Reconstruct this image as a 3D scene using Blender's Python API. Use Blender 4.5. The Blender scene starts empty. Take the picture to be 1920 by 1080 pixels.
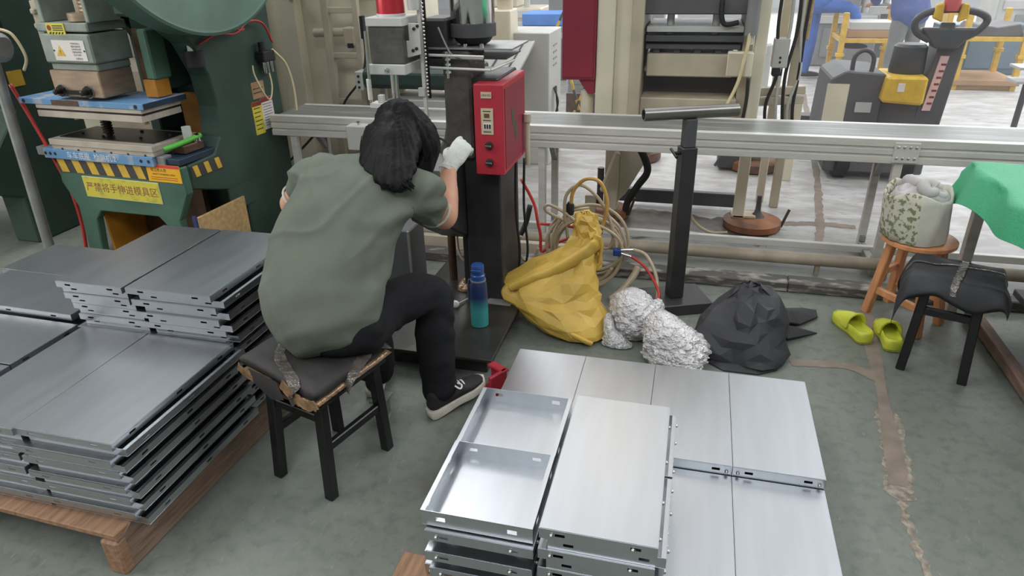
import bpy, bmesh, math, random
from mathutils import Vector, Matrix, noise
random.seed(7)
S = bpy.context.scene
COL = S.collection
# ------------------------------------------------------------------ camera
cam_d = bpy.data.cameras.new('camera'); cam = bpy.data.objects.new('camera', cam_d); COL.objects.link(cam)
cam_d.sensor_width = 36.0; cam_d.lens = 36.0*1290/1920; cam_d.clip_start = 0.05; cam_d.clip_end = 200
cam.matrix_world = Matrix(((0.96835932, -0.09266861, 0.23171699, 0.0),
                           (0.24880063, 0.43086664, -0.86744002, 0.0),
                           (-0.01945466, 0.89764496, 0.44028973, 1.6),
                           (0, 0, 0, 1)))
S.camera = cam
# ------------------------------------------------------------------ world, lamps, exposure
W = bpy.data.worlds.new('hall_daylight'); S.world = W; W.use_nodes = True
W.node_tree.nodes['Background'].inputs[0].default_value = (0.86, 0.93, 1.0, 1)
W.node_tree.nodes['Background'].inputs[1].default_value = 0.25
def area(name, loc, rot, sx, sy, power, color=(1, 1, 1)):
    d = bpy.data.lights.new(name, 'AREA'); d.shape = 'RECTANGLE'; d.size = sx; d.size_y = sy
    d.energy = power; d.color = color
    o = bpy.data.objects.new(name, d); COL.objects.link(o); o.location = loc
    o.rotation_euler = [math.radians(a) for a in rot]
    return o
LK = 0.86
for i, (x, y, w, l, p) in enumerate([(0.0, 10.2, 4.6, 14.0, 200), (6.2, 9.6, 5.0, 13.0, 1250), (-3.4, 9.6, 1.3, 12.0, 520), (-6.6, 9.0, 2.4, 9.0, 90),
                                     (-4.2, 0.6, 2.4, 3.2, 150), (0.2, -3.2, 5.0, 3.0, 340), (-7.6, -1.6, 3.4, 3.0, 150), (4.2, 0.4, 2.0, 3.0, 110)]):
    area('overhead_fill_light', (x, y, 5.9), (0, 0, 0), w, l, p*LK, (0.94, 0.97, 1.0))  # unseen overhead lights; some added to brighten background, left side and panel edges
area('side_fill_light', (-11.8, -2.4, 3.0), (0, -90, 0), 3.2, 8.0, 420*LK, (1.0, .98, .94))  # unseen side light added to brighten the panel flanges and press front
area('warm_high_bay_lamp', (-.7, 7.9, 5.75), (0, 0, 0), .5, .5, 16*LK, (1.0, .72, .45))
area('window_daylight', (3.0, 20.6, 3.0), (-90, 0, 0), 13.0, 4.2, 1500*LK, (0.93, 0.97, 1.0))
S.view_settings.view_transform = 'Standard'; S.view_settings.look = 'None'
S.view_settings.gamma = 1.0; S.view_settings.use_curve_mapping = False
S.view_settings.exposure = 0.0
# ------------------------------------------------------------------ materials
def lin(c):
    return tuple(((v/255)/12.92 if v/255 <= .04045 else ((v/255+.055)/1.055)**2.4) for v in c)
MATS = {}
def mat(name, rgb, rough=.5, metal=0., var=.10, scale=9., bump=0., bscale=60., spec=.5, rgb2=None, stretch=None, rvar=.0, detail=4., coat=0., trans=0., alpha=1., emit=None, mask=(.35, .65), coords='Object'):
    if name in MATS: return MATS[name]
    m = bpy.data.materials.new(name); m.use_nodes = True; nt = m.node_tree; b = nt.nodes['Principled BSDF']
    c = lin(rgb)
    tc = nt.nodes.new('ShaderNodeTexCoord'); mp = nt.nodes.new('ShaderNodeMapping')
    nt.links.new(tc.outputs[coords], mp.inputs[0])
    if stretch: mp.inputs['Scale'].default_value = stretch
    n = nt.nodes.new('ShaderNodeTexNoise'); n.inputs['Scale'].default_value = scale; n.inputs['Detail'].default_value = detail
    nt.links.new(mp.outputs[0], n.inputs['Vector'])
    r = nt.nodes.new('ShaderNodeValToRGB'); e = r.color_ramp.elements
    e[0].position, e[1].position = mask
    if rgb2: d = lin(rgb2); e[0].color = (*c, 1); e[1].color = (*d, 1)
    else:
        e[0].color = (*[max(0, v*(1-var)) for v in c], 1); e[1].color = (*[min(1, v*(1+var)) for v in c], 1)
    nt.links.new(n.outputs['Fac'], r.inputs[0]); nt.links.new(r.outputs[0], b.inputs['Base Color'])
    b.inputs['Metallic'].default_value = metal; b.inputs['Roughness'].default_value = rough
    b.inputs['Specular IOR Level'].default_value = spec
    if rvar:
        mr = nt.nodes.new('ShaderNodeMapRange'); mr.inputs[3].default_value = max(.03, rough-rvar); mr.inputs[4].default_value = min(1, rough+rvar)
        nt.links.new(n.outputs['Fac'], mr.inputs[0]); nt.links.new(mr.outputs[0], b.inputs['Roughness'])
    if bump:
        n2 = nt.nodes.new('ShaderNodeTexNoise'); n2.inputs['Scale'].default_value = bscale; n2.inputs['Detail'].default_value = 3
        nt.links.new(mp.outputs[0], n2.inputs['Vector'])
        bp = nt.nodes.new('ShaderNodeBump'); bp.inputs['Strength'].default_value = bump; bp.inputs['Distance'].default_value = .01
        nt.links.new(n2.outputs['Fac'], bp.inputs['Height']); nt.links.new(bp.outputs[0], b.inputs['Normal'])
    if coat: b.inputs['Coat Weight'].default_value = coat
    if trans: b.inputs['Transmission Weight'].default_value = trans
    if emit: b.inputs['Emission Color'].default_value = (*c, 1); b.inputs['Emission Strength'].default_value = emit
    MATS[name] = m; return m
M = dict(
 steel=mat('galvanised_sheet', (186, 189, 193), .34, 1., .03, 3, stretch=(9, 1, 1), rvar=.03),
 steel_in=mat('galvanised_flange', (186, 190, 194), .38, 1., .08, 10),
 chrome=mat('polished_chrome', (215, 215, 216), .12, 1., .04, 5),
 stud=mat('plated_stud', (210, 210, 206), .2, 1., .05, 20),
 alu=mat('aluminium_profile', (206, 203, 197), .42, .15, .08, 4, stretch=(1, 6, 6), bump=.02),
 alu_d=mat('dull_aluminium', (150, 150, 148), .45, .7, .15, 8),
 green=mat('press_green_paint', (72, 104, 88), .42, 0., .18, 3.5, bump=.05, bscale=18, spec=.45),
 green_d=mat('press_dark_green_paint', (58, 77, 68), .55, 0., .18, 3, bump=.05, bscale=15, spec=.3),
 greygreen=mat('ram_grey_green_paint', (140, 148, 138), .5, 0., .18, 8, bump=.25, bscale=22),
 orange=mat('guard_orange_paint', (176, 116, 30), .5, 0., .25, 6),
 copper=mat('bare_bronze_steel', (170, 146, 124), .36, .35, .15, 8, stretch=(1, 1, 5)),
 brown_steel=mat('oily_brown_steel', (96, 74, 60), .4, .6, .3, 9),
 die=mat('ground_tool_steel', (192, 180, 166), .36, .3, .1, 10, stretch=(1, 4, 1)),
 die_d=mat('dark_oily_tool_steel', (52, 48, 46), .35, .7, .25, 12),
 die_blue=mat('blue_marked_die_paint', (104, 148, 190), .5, .1, .15, 7, rgb2=(176, 178, 180), mask=(.52, .62)),
 blue_d=mat('dark_blue_die_side', (36, 54, 72), .45, .2, .2, 8),
 yellow=mat('safety_yellow', (218, 178, 62), .55, 0., .12, 12),
 amber=mat('amber_warning_sticker', (240, 178, 36), .45, 0., .06, 10),
 lemon=mat('lemon_warning_sticker', (214, 200, 70), .4, 0., .1, 14, rgb2=(160, 158, 80), mask=(.5, .75)),
 paper=mat('white_label_paper', (228, 220, 214), .55, 0., .04, 10),
 beige_card=mat('beige_label_card', (172, 136, 100), .6, 0., .12, 20),
 ink=mat('printed_black_ink', (40, 38, 38), .7, 0., .1, 10),
 ink_red=mat('printed_red_ink', (140, 48, 44), .6, 0., .1, 10),
 ink_white=mat('white_paint_marker', (222, 228, 230), .6, 0., .05, 10),
 black=mat('black_machine_paint', (50, 49, 49), .38, 0., .2, 7, bump=.08, bscale=25, spec=.5),
 black_c=mat('black_cast_hammer_paint', (84, 82, 80), .36, .1, .2, 14, bump=.3, bscale=45),
 black_m=mat('black_stool_tube', (28, 28, 29), .35, .1, .2, 8, spec=.5),
 blackplate=mat('black_base_plate', (54, 52, 50), .3, .2, .25, 4, rvar=.12),
 red=mat('red_control_paint', (178, 48, 62), .42, 0., .08, 4, bump=.03, bscale=40),
 red_d=mat('dark_red_cabinet_paint', (138, 40, 58), .45, 0., .08, 4),
 red_motor=mat('red_motor_enamel', (190, 52, 62), .25, .3, .06, 4),
 cream=mat('cream_machine_paint', (218, 209, 186), .5, 0., .09, 3, rgb2=None, bump=.04, bscale=14),
 cream_d=mat('dirty_cream_paint', (188, 176, 154), .55, 0., .16, 4, bump=.05, bscale=18),
 grey_l=mat('light_grey_paint', (188, 188, 184), .5, 0., .07, 4),
 grey=mat('mid_grey_paint', (130, 130, 130), .5, 0., .12, 5),
 grey_d=mat('dark_grey_paint', (78, 78, 80), .5, 0., .15, 5),
 bgdark=mat('haze_lifted_machine_black', (92, 90, 92), .6, 0., .15, 3),  # black paint lifted to grey, background haze put into the colour
 rubber=mat('black_rubber', (30, 30, 31), .6, 0., .15, 12),
 hose=mat('cloudy_air_hose', (178, 162, 136), .3, 0., .1, 14, spec=.5),
 hose_y=mat('yellow_air_hose', (200, 160, 84), .3, 0., .1, 14),
 hose_c=mat('cream_air_hose', (214, 198, 158), .35, 0., .08, 14),
 hose_r=mat('red_air_hose', (196, 58, 52), .35, 0., .1, 14),
 blue_c=mat('blue_coupling', (44, 82, 150), .35, .3, .12, 12),
 rustdisc=mat('orange_brown_foot', (160, 98, 58), .55, .1, .3, 7, rgb2=(92, 72, 58)),
 wood=mat('orange_varnished_wood', (214, 150, 104), .42, 0., .14, 5, stretch=(6, 6, .7), bump=.05, bscale=22),
 pallet=mat('worn_pallet_wood', (146, 112, 86), .75, 0., .25, 7, stretch=(8, 1, 8), bump=.25, bscale=16),
 pallet_y=mat('worn_pallet_wood_side', (132, 108, 92), .75, 0., .28, 7, stretch=(8, .8, 8), bump=.3, bscale=14),
 plank=mat('light_plank_wood', (190, 156, 108), .7, 0., .15, 5, stretch=(1, 8, 8)),
 cardboard=mat('brown_cardboard', (178, 142, 108), .75, 0., .1, 5),
 pipe=mat('dusty_cream_pipe', (160, 148, 130), .55, 0., .18, 6),
 kerb=mat('scuffed_black_kerb', (86, 82, 78), .65, 0., .2, 18, rgb2=(170, 164, 154), stretch=(.5, 1, 2), mask=(.5, .68), bump=.2, bscale=30),
 belt=mat('grey_conveyor_belt', (112, 114, 109), .42, 0., .12, 3, rgb2=(158, 154, 149), stretch=(.6, 7, 1), mask=(.5, .75), spec=.45),
 lime=mat('lime_green_foam', (204, 208, 70), .55, 0., .08, 9, bump=.05, bscale=80),
 lime_d=mat('dirty_lime_sole', (150, 152, 60), .7, 0., .2, 20),
 canvas=mat('off_white_canvas', (202, 198, 186), .85, 0., .08, 9, bump=.1, bscale=120),
 camo=mat('green_leaf_print_canvas', (204, 200, 184), .85, 0., .1, 52, rgb2=(122, 132, 92), mask=(.50, .56), bump=.1, bscale=120, detail=5),
 towel=mat('pale_grey_cloth', (176, 172, 170), .9, 0., .1, 14, bump=.12, bscale=90),
 netg=mat('green_woven_tarpaulin', (58, 158, 112), .6, 0., .1, 160, bump=.35, bscale=260),
 bagy=mat('yellow_nylon_bag', (204, 168, 76), .5, 0., .12, 6, bump=.12, bscale=30),
 film=mat('crinkled_clear_film', (206, 203, 202), .14, .45, .2, 34, bump=1.0, bscale=130, spec=1., coat=.6),
 cloth_b=mat('charcoal_nylon', (46, 46, 49), .62, 0., .14, 7, bump=.08, bscale=70),
 pad_b=mat('black_padded_cloth', (48, 45, 44), .7, 0., .2, 8, bump=.2, bscale=30),
 tape=mat('brown_packing_tape', (150, 120, 88), .15, .2, .25, 30, bump=.6, bscale=60, spec=.8),
 tape_c=mat('clear_packing_tape', (104, 98, 92), .16, .3, .3, 30, bump=.6, bscale=70, spec=.8),
 shirt=mat('sage_green_cotton', (101, 106, 95), .85, 0., .10, 5, bump=.06, bscale=60, spec=.2),
 trouser=mat('black_trouser_cotton', (30, 30, 32), .85, 0., .2, 8, bump=.1, bscale=60, spec=.2),
 skin=mat('warm_skin', (196, 146, 120), .55, 0., .08, 9, spec=.35),
 hair=mat('black_hair', (15, 14, 15), .55, 0., .25, 40, stretch=(1, 1, .3), spec=.18, bump=.2, bscale=90),
 glove=mat('white_knit_glove', (206, 208, 202), .85, 0., .06, 30, bump=.3, bscale=160),
 shoe=mat('black_canvas_shoe', (32, 31, 31), .75, 0., .18, 14, bump=.1, bscale=120),
 sole=mat('off_white_rubber_sole', (200, 194, 180), .6, 0., .1, 20),
 lace=mat('white_lace', (226, 226, 222), .7, 0., .05, 20),
 blue_cov=mat('blue_workwear', (66, 106, 186), .8, 0., .12, 6),
 blue_cov2=mat('navy_workwear', (84, 98, 150), .8, 0., .12, 6),
 bluecrate=mat('blue_plastic_crate', (70, 130, 210), .5, 0., .08, 6),
 screen_grn=mat('faded_green_emblem', (70, 78, 62), .5, 0., .15, 12),
 oil=mat('oil_stained_floor', (84, 78, 73), .38, 0., .3, 9, rgb2=(124, 115, 107)),
)
# ------------------------------------------------------------------ mesh helpers
class MB:
    def __init__(s): s.v = []; s.f = []; s.mi = []; s.cur = 0
    def add(s, vs, fs):
        k = len(s.v); s.v += [tuple(p) for p in vs]; s.f += [tuple(i+k for i in f) for f in fs]; s.mi += [s.cur]*len(fs); return s
    def box(s, a, b, rot=None, piv=None):
        x0, y0, z0 = a; x1, y1, z1 = b
        vs = [Vector(p) for p in ((x0,y0,z0),(x1,y0,z0),(x1,y1,z0),(x0,y1,z0),(x0,y0,z1),(x1,y0,z1),(x1,y1,z1),(x0,y1,z1))]
        if rot is not None:
            pv = Vector(piv) if piv is not None else (Vector(a)+Vector(b))/2
            R = rot if isinstance(rot, Matrix) else Matrix.Rotation(rot, 3, 'Z')
            vs = [R @ (p-pv)+pv for p in vs]
        return s.add(vs, [(0,3,2,1),(4,5,6,7),(0,1,5,4),(1,2,6,5),(2,3,7,6),(3,0,4,7)])
    def bar(s, p, q, w, h=None, up=(0,0,1)):
        p = Vector(p); q = Vector(q); d = (q-p).normalized(); h = h or w; up = Vector(up)
        if abs(d.dot(up)) > .98: up = Vector((0,1,0))
        x = d.cross(up).normalized(); y = x.cross(d)
        vs = [c+x*a*w/2+y*b*h/2 for c in (p, q) for a, b in ((-1,-1),(1,-1),(1,1),(-1,1))]
        return s.add(vs, [(0,1,2,3),(7,6,5,4),(0,4,5,1),(1,5,6,2),(2,6,7,3),(3,7,4,0)])
    def cyl(s, p, q, r, r2=None, n=16, caps=True):
        p = Vector(p); q = Vector(q); d = (q-p).normalized(); r2 = r if r2 is None else r2
        up = Vector((0,0,1)) if abs(d.z) < .9 else Vector((1,0,0))
        x = d.cross(up).normalized(); y = d.cross(x)
        vs = [c+(x*math.cos(t)+y*math.sin(t))*rr for c, rr in ((p, r), (q, r2)) for t in [2*math.pi*i/n for i in range(n)]]
        fs = [(i, n+i, n+(i+1) % n, (i+1) % n) for i in range(n)]
        if caps: fs += [tuple(range(n)), tuple(range(2*n-1, n-1, -1))]
        return s.add(vs, fs)
    def pipe(s, p, q, r, ri, n=20):
        p = Vector(p); q = Vector(q); d = (q-p).normalized()
        up = Vector((0,0,1)) if abs(d.z) < .9 else Vector((1,0,0))
        x = d.cross(up).normalized(); y = d.cross(x); vs = []
        for c, rr in ((p, r), (q, r), (q, ri), (p, ri)):
            vs += [c+(x*math.cos(2*math.pi*i/n)+y*math.sin(2*math.pi*i/n))*rr for i in range(n)]
        fs = []
        for k in range(4):
            a, b = k*n, ((k+1) % 4)*n
            fs += [(a+i, b+i, b+(i+1) % n, a+(i+1) % n) for i in range(n)]
        return s.add(vs, fs)
    def lathe(s, prof, c=(0,0,0), n=24, axis='Z'):
        vs = []; c = Vector(c)
        for r, z in prof:
            for i in range(n):
                t = 2*math.pi*i/n; a, b = r*math.cos(t), r*math.sin(t)
                vs.append(c+Vector((a, b, z) if axis == 'Z' else ((z, a, b) if axis == 'X' else (b, z, a))))
        fs = [(k*n+i, k*n+(i+1) % n, (k+1)*n+(i+1) % n, (k+1)*n+i) for k in range(len(prof)-1) for i in range(n)]
        fs += [tuple(range(n-1, -1, -1)), tuple(range((len(prof)-1)*n, len(prof)*n))]
        return s.add(vs, fs)
    def tube(s, pts, r, n=8, sub=6, closed=False):
        pts = smooth(pts, sub) if sub else [Vector(p) for p in pts]
        rings = []; prev = None
        for i, p in enumerate(pts):
            d = (pts[min(i+1, len(pts)-1)]-pts[max(i-1, 0)]).normalized()
            if prev is None:
                up = Vector((0,0,1)) if abs(d.z) < .9 else Vector((1,0,0)); x = d.cross(up).normalized()
            else: x = (prev-d*prev.dot(d)).normalized()
            prev = x; y = d.cross(x); rr = r(i/(len(pts)-1)) if callable(r) else r
            rings.append([p+(x*math.cos(2*math.pi*k/n)+y*math.sin(2*math.pi*k/n))*rr for k in range(n)])
        return s.loft(rings)
    def loft(s, rings, caps=True):
        n = len(rings[0]); vs = [p for r in rings for p in r]
        fs = [(k*n+i, k*n+(i+1) % n, (k+1)*n+(i+1) % n, (k+1)*n+i) for k in range(len(rings)-1) for i in range(n)]
        if caps: fs += [tuple(range(n-1, -1, -1)), tuple(range((len(rings)-1)*n, len(rings)*n))]
        return s.add(vs, fs)
    def prism(s, poly, axis, a, b):
        n = len(poly); f = dict(X=lambda p, t: (t, p[0], p[1]), Y=lambda p, t: (p[0], t, p[1]), Z=lambda p, t: (p[0], p[1], t))[axis]
        vs = [f(p, a) for p in poly]+[f(p, b) for p in poly]
        return s.add(vs, [tuple(range(n-1, -1, -1)), tuple(range(n, 2*n))]+[(i, (i+1) % n, n+(i+1) % n, n+i) for i in range(n)])
    def mesh(s, name, smooth_ang=None, recalc=True):
        me = bpy.data.meshes.new(name); me.from_pydata(s.v, [], s.f)
        if any(s.mi): me.polygons.foreach_set('material_index', s.mi)
        bm = bmesh.new(); bm.from_mesh(me)
        if recalc: bmesh.ops.recalc_face_normals(bm, faces=bm.faces)
        bm.to_mesh(me); bm.free()
        return me
    def build(s, name, m, parent=None, bevel=0., sm=None, seg=1, world=None, label=None):
        me = s.mesh(name)
        for mm in (m if isinstance(m, (list, tuple)) else [m]): me.materials.append(mm)
        if parent is not None:
            root = parent
            while root.parent: root = root.parent
            if root.get('_w') and world is not False:
                me.transform(root.matrix_basis.inverted())
        if bevel:
            bm = bmesh.new(); bm.from_mesh(me)
            ed = [e for e in bm.edges if len(e.link_faces) == 2 and e.calc_face_angle(0) > .6]
            bmesh.ops.bevel(bm, geom=ed, offset=bevel, segments=seg, affect='EDGES', profile=.5, clamp_overlap=True)
            bm.to_mesh(me); bm.free()
        if sm is not None:
            me.polygons.foreach_set('use_smooth', [True]*len(me.polygons))
            if sm < 180:
                try: me.set_sharp_from_angle(angle=math.radians(sm))
                except Exception: pass
        o = bpy.data.objects.new(name, me); COL.objects.link(o); o.parent = parent
        if label: o['label'] = label
        return o
def smooth(pts, sub=6):
    pts = [Vector(p) for p in pts]
    if len(pts) < 3: return pts
    out = []
    for i in range(len(pts)-1):
        p0 = pts[max(i-1, 0)]; p1 = pts[i]; p2 = pts[i+1]; p3 = pts[min(i+2, len(pts)-1)]
        for k in range(sub):
            t = k/sub
            out.append(.5*((2*p1)+(p2-p0)*t+(2*p0-5*p1+4*p2-p3)*t*t+(3*p1-p0-3*p2+p3)*t**3))
    return out+[pts[-1]]
def thing(name, label, cat, loc=(0,0,0), rz=0., group=None, world=False):
    o = bpy.data.objects.new(name, None); COL.objects.link(o); o.empty_display_size = .05
    o.location = loc; o.rotation_euler = (0, 0, rz); o['label'] = label; o['category'] = cat
    if group: o['group'] = group
    o.matrix_basis = Matrix.Translation(loc) @ Matrix.Rotation(rz, 4, 'Z')
    if world: o['_w'] = 1
    return o
def tag(o, label, cat, group=None):
    o['label'] = label; o['category'] = cat
    if group: o['group'] = group
    return o
def struct(o): o['kind'] = 'structure'; return o
def copy_tree(o, parent=None):
    c = o.copy(); COL.objects.link(c); c.parent = parent
    for ch in list(o.children): copy_tree(ch, c)
    return c
def one(mb, name, m, label, cat, group=None, loc=(0,0,0), **kw):
    """a thing that is a single mesh given in world coordinates: origin moved to loc"""
    mb.v = [(x-loc[0], y-loc[1], z-loc[2]) for x, y, z in mb.v]
    o = mb.build(name, m, None, **kw); o.location = loc
    return tag(o, label, cat, group)
def text(s, name, m, parent, origin, xdir, up, size, depth=.0008, label=None):
    cu = bpy.data.curves.new(name, 'FONT'); cu.body = s; cu.size = size; cu.align_x = 'CENTER'; cu.align_y = 'CENTER'; cu.resolution_u = 2
    t = bpy.data.objects.new(name, cu); COL.objects.link(t)
    dg = bpy.context.evaluated_depsgraph_get(); me = bpy.data.meshes.new_from_object(t.evaluated_get(dg))
    bpy.data.objects.remove(t); bpy.data.curves.remove(cu)
    x = Vector(xdir).normalized(); y = Vector(up).normalized(); z = x.cross(y)
    T = Matrix.Translation(Vector(origin)+z*depth) @ Matrix((x, y, z)).transposed().to_4x4()
    me.transform(T)
    root = parent
    while root.parent: root = root.parent
    if root.get('_w'): me.transform(root.matrix_basis.inverted())
    me.materials.clear(); me.materials.append(m); me.name = name
    o = bpy.data.objects.new(name, me); COL.objects.link(o); o.parent = parent
    return o
def fnoise(p, sc=1.): return noise.noise(Vector(p)*sc)
def organic(name, chains, m, parent, voxel=.012, sm_it=6, disp=None, extra=None, sub=4, nseg=18, post=None):
    """closed tapering lofts welded into one continuous skin"""
    mb = MB()
    for ch in chains:
        pts = [Vector(c[0]) for c in ch]; par = [c[1:] for c in ch]
        P = smooth(pts, sub); rings = []
        prev = None
        for i, p in enumerate(P):
            t = i/sub; k = min(int(t), len(ch)-2); f = t-k
            f = f*f*(3-2*f)
            rx = par[k][0]*(1-f)+par[k+1][0]*f
            ry = (par[k][1] if len(par[k]) > 1 else par[k][0])*(1-f)+(par[k+1][1] if len(par[k+1]) > 1 else par[k+1][0])*f
            d = (P[min(i+1, len(P)-1)]-P[max(i-1, 0)]).normalized()
            xa = Vector(par[0][2]) if len(par[0]) > 2 else Vector((1, 0, 0))
            if abs(d.dot(xa)) > .95: xa = Vector((0, 0, 1))
            x = (xa-d*xa.dot(d)).normalized(); y = d.cross(x)
            rings.append([p+x*math.cos(2*math.pi*j/nseg)*rx+y*math.sin(2*math.pi*j/nseg)*ry for j in range(nseg)])
        # rounded ends
        def shrink(r, c, d, a): return [c+(q-c)*a[0]+d*a[1] for q in r]
        d0 = (P[0]-P[1]).normalized(); d1 = (P[-1]-P[-2]).normalized()
        r0 = min(par[0][0], par[0][1] if len(par[0]) > 1 else par[0][0]); r1 = min(par[-1][0], par[-1][1] if len(par[-1]) > 1 else par[-1][0])
        pre = [shrink(rings[0], P[0], d0, (math.cos(a), math.sin(a)*r0)) for a in (1.4, 1.0, .5)]
        suf = [shrink(rings[-1], P[-1], d1, (math.cos(a), math.sin(a)*r1)) for a in (.5, 1.0, 1.4)]
        mb.loft(pre+rings+suf)
    me = mb.mesh(name)
    tmp = bpy.data.objects.new('tmp', me); COL.objects.link(tmp)
    r = tmp.modifiers.new('r', 'REMESH'); r.mode = 'VOXEL'; r.voxel_size = voxel
    if sm_it: s2 = tmp.modifiers.new('s', 'SMOOTH'); s2.iterations = sm_it; s2.factor = .5
    dg = bpy.context.evaluated_depsgraph_get(); dg.update()
    out = bpy.data.meshes.new_from_object(tmp.evaluated_get(dg)); bpy.data.objects.remove(tmp); bpy.data.meshes.remove(me)
    if disp:
        co = [v.co+v.normal*disp(v.co, v.normal) for v in out.vertices]
        for v, c in zip(out.vertices, co): v.co = c
    if post: post(out)
    out.polygons.foreach_set('use_smooth', [True]*len(out.polygons))
    root = parent
    while root is not None and root.parent: root = root.parent
    if root is not None and root.get('_w'): out.transform(root.matrix_basis.inverted())
    out.materials.clear(); out.materials.append(m); out.name = name
    o = bpy.data.objects.new(name, out); COL.objects.link(o); o.parent = parent
    return o
def blob(rings, nseg=64, sub=6, fold=None):
    """vertical cloth/film heap: rings (x,y,z,rx,ry) top to bottom -> MB, folded by fold(theta, t, p)->(radial factor)"""
    P = smooth([(r[0], r[1], r[2]) for r in rings], sub); RX = smooth([(r[3], r[4], 0) for r in rings], sub)
    out = []
    for i, p in enumerate(P):
        t = i/(len(P)-1); ring = []
        for j in range(nseg):
            th = 2*math.pi*j/nseg
            q = Vector((math.cos(th)*RX[i].x, math.sin(th)*RX[i].y, 0))
            k = 1+(fold(th, t, p+q) if fold else 0)
            z = p.z+(fold(th, t, p+q)*.02 if fold else 0)
            ring.append(Vector((p.x+q.x*k, p.y+q.y*k, max(.002, z))))
        out.append(ring)
    mb = MB(); mb.loft(out); return mb
PI = math.pi
def crumple(mb, amp, seed, floor_z=.003, m=None):
    """stiff creased cloth: jitter a coarse loft, then split every face into flat facets"""
    r = random.Random(seed); out = []
    for (x, y, z) in mb.v:
        k = amp*(.35+min(1, z*6))
        out.append((x+r.uniform(-k, k), y+r.uniform(-k, k), max(floor_z, z+r.uniform(-k, k)*.7) if z > .012 else max(floor_z, z)))
    mb.v = out
    fs = []; mi = []
    for f, i in zip(mb.f, mb.mi):
        if len(f) == 4:
            a, b, c, d = f
            t = [(a, b, c), (a, c, d)] if r.random() < .5 else [(a, b, d), (b, c, d)]
            fs += t; mi += [i, i]
        else: fs.append(f); mi.append(i)
    mb.f = fs; mb.mi = mi
    return mb
def facets(o, levels=2, width=.006):
    bm = bmesh.new(); bm.from_mesh(o.data)
    bmesh.ops.bevel(bm, geom=[e for e in bm.edges if len(e.link_faces) == 2 and e.calc_face_angle(0) > .12], offset=width, segments=2, affect='EDGES', profile=.5, clamp_overlap=True)
    bm.to_mesh(o.data); bm.free(); o.data.polygons.foreach_set('use_smooth', [True]*len(o.data.polygons))
    return o
# ------------------------------------------------------------------ the hall
def floor_mat():
    m = bpy.data.materials.new('worn_green_floor_paint'); m.use_nodes = True; nt = m.node_tree; b = nt.nodes['Principled BSDF']
    N = nt.nodes.new; L = nt.links.new
    tc = N('ShaderNodeTexCoord')
    def nz(sc, det=5, st=(1, 1, 1), rough=.6):
        mp = N('ShaderNodeMapping'); mp.inputs['Scale'].default_value = st; L(tc.outputs['Object'], mp.inputs[0])
        n = N('ShaderNodeTexNoise'); n.inputs['Scale'].default_value = sc; n.inputs['Detail'].default_value = det; n.inputs['Roughness'].default_value = rough
        L(mp.outputs[0], n.inputs['Vector']); return n.outputs['Fac']
    def ramp(f, p0, p1):
        r = N('ShaderNodeMapRange'); r.inputs[1].default_value = p0; r.inputs[2].default_value = p1; L(f, r.inputs[0]); return r.outputs[0]
    def mix(f, a, c):
        x = N('ShaderNodeMix'); x.data_type = 'RGBA'; L(f, x.inputs[0])
        for i, v in ((6, a), (7, c)):
            if isinstance(v, tuple): x.inputs[i].default_value = (*lin(v), 1)
            else: L(v, x.inputs[i])
        return x.outputs[2]
    c = mix(ramp(nz(.9), .35, .7), (112, 117, 108), (126, 128, 119))
    c = mix(ramp(nz(22, 6), .48, .72), c, (98, 106, 97))
    c = mix(ramp(nz(60, 4, (1, .35, 1)), .62, .78), c, (140, 142, 132))
    c = mix(ramp(nz(2.2, 6), .58, .74), c, (104, 100, 92))
    # background brightness put into a paler floor behind the conveyor, plus grime and scrapes
    sx = N('ShaderNodeSeparateXYZ'); L(tc.outputs['Object'], sx.inputs[0])
    far = ramp(sx.outputs['Y'], 3.4, 4.6)
    c2 = mix(ramp(nz(3.2, 8, (1, 2.2, 1)), .42, .60), (170, 166, 162), (196, 195, 196))
    c2 = mix(ramp(nz(9, 8, (.8, 3, 1), .75), .57, .66), c2, (126, 118, 112))
    c = mix(far, c, c2)
    L(c, b.inputs['Base Color'])
    rr = N('ShaderNodeMapRange'); rr.inputs[3].default_value = .34; rr.inputs[4].default_value = .62; L(nz(3.5, 6), rr.inputs[0]); L(rr.outputs[0], b.inputs['Roughness'])
    b.inputs['Specular IOR Level'].default_value = .4
    bp = N('ShaderNodeBump'); bp.inputs['Strength'].default_value = .22; bp.inputs['Distance'].default_value = .004; L(nz(70, 4), bp.inputs['Height']); L(bp.outputs[0], b.inputs['Normal'])
    return m
fl = struct(MB().box((-12, -7, -.1), (12, 22, 0)).build('floor', floor_mat()))
struct(MB().box((-12, 22, -.1), (12, 22.2, 6.1)).build('wall_back', mat('far_wall_paint', (196, 198, 200), .8, 0, .05, 2)))
struct(MB().box((-12.2, -7, -.1), (-12, 22, 6.1)).build('wall_left', mat('left_wall_paint', (168, 170, 168), .8, 0, .05, 2)))
struct(MB().box((12, -7, -.1), (12.2, 22, 6.1)).build('wall_right', mat('right_wall_paint', (190, 190, 188), .8, 0, .05, 2)))
struct(MB().box((-12, -7.2, -.1), (12, -7, 6.1)).build('wall_front', mat('front_wall_paint', (150, 150, 148), .8, 0, .05, 2)))
struct(MB().box((-12, -7, 6.0), (12, 22, 6.1)).build('ceiling', mat('ceiling_sheet', (188, 190, 192), .8, 0, .05, 2)))
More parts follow.
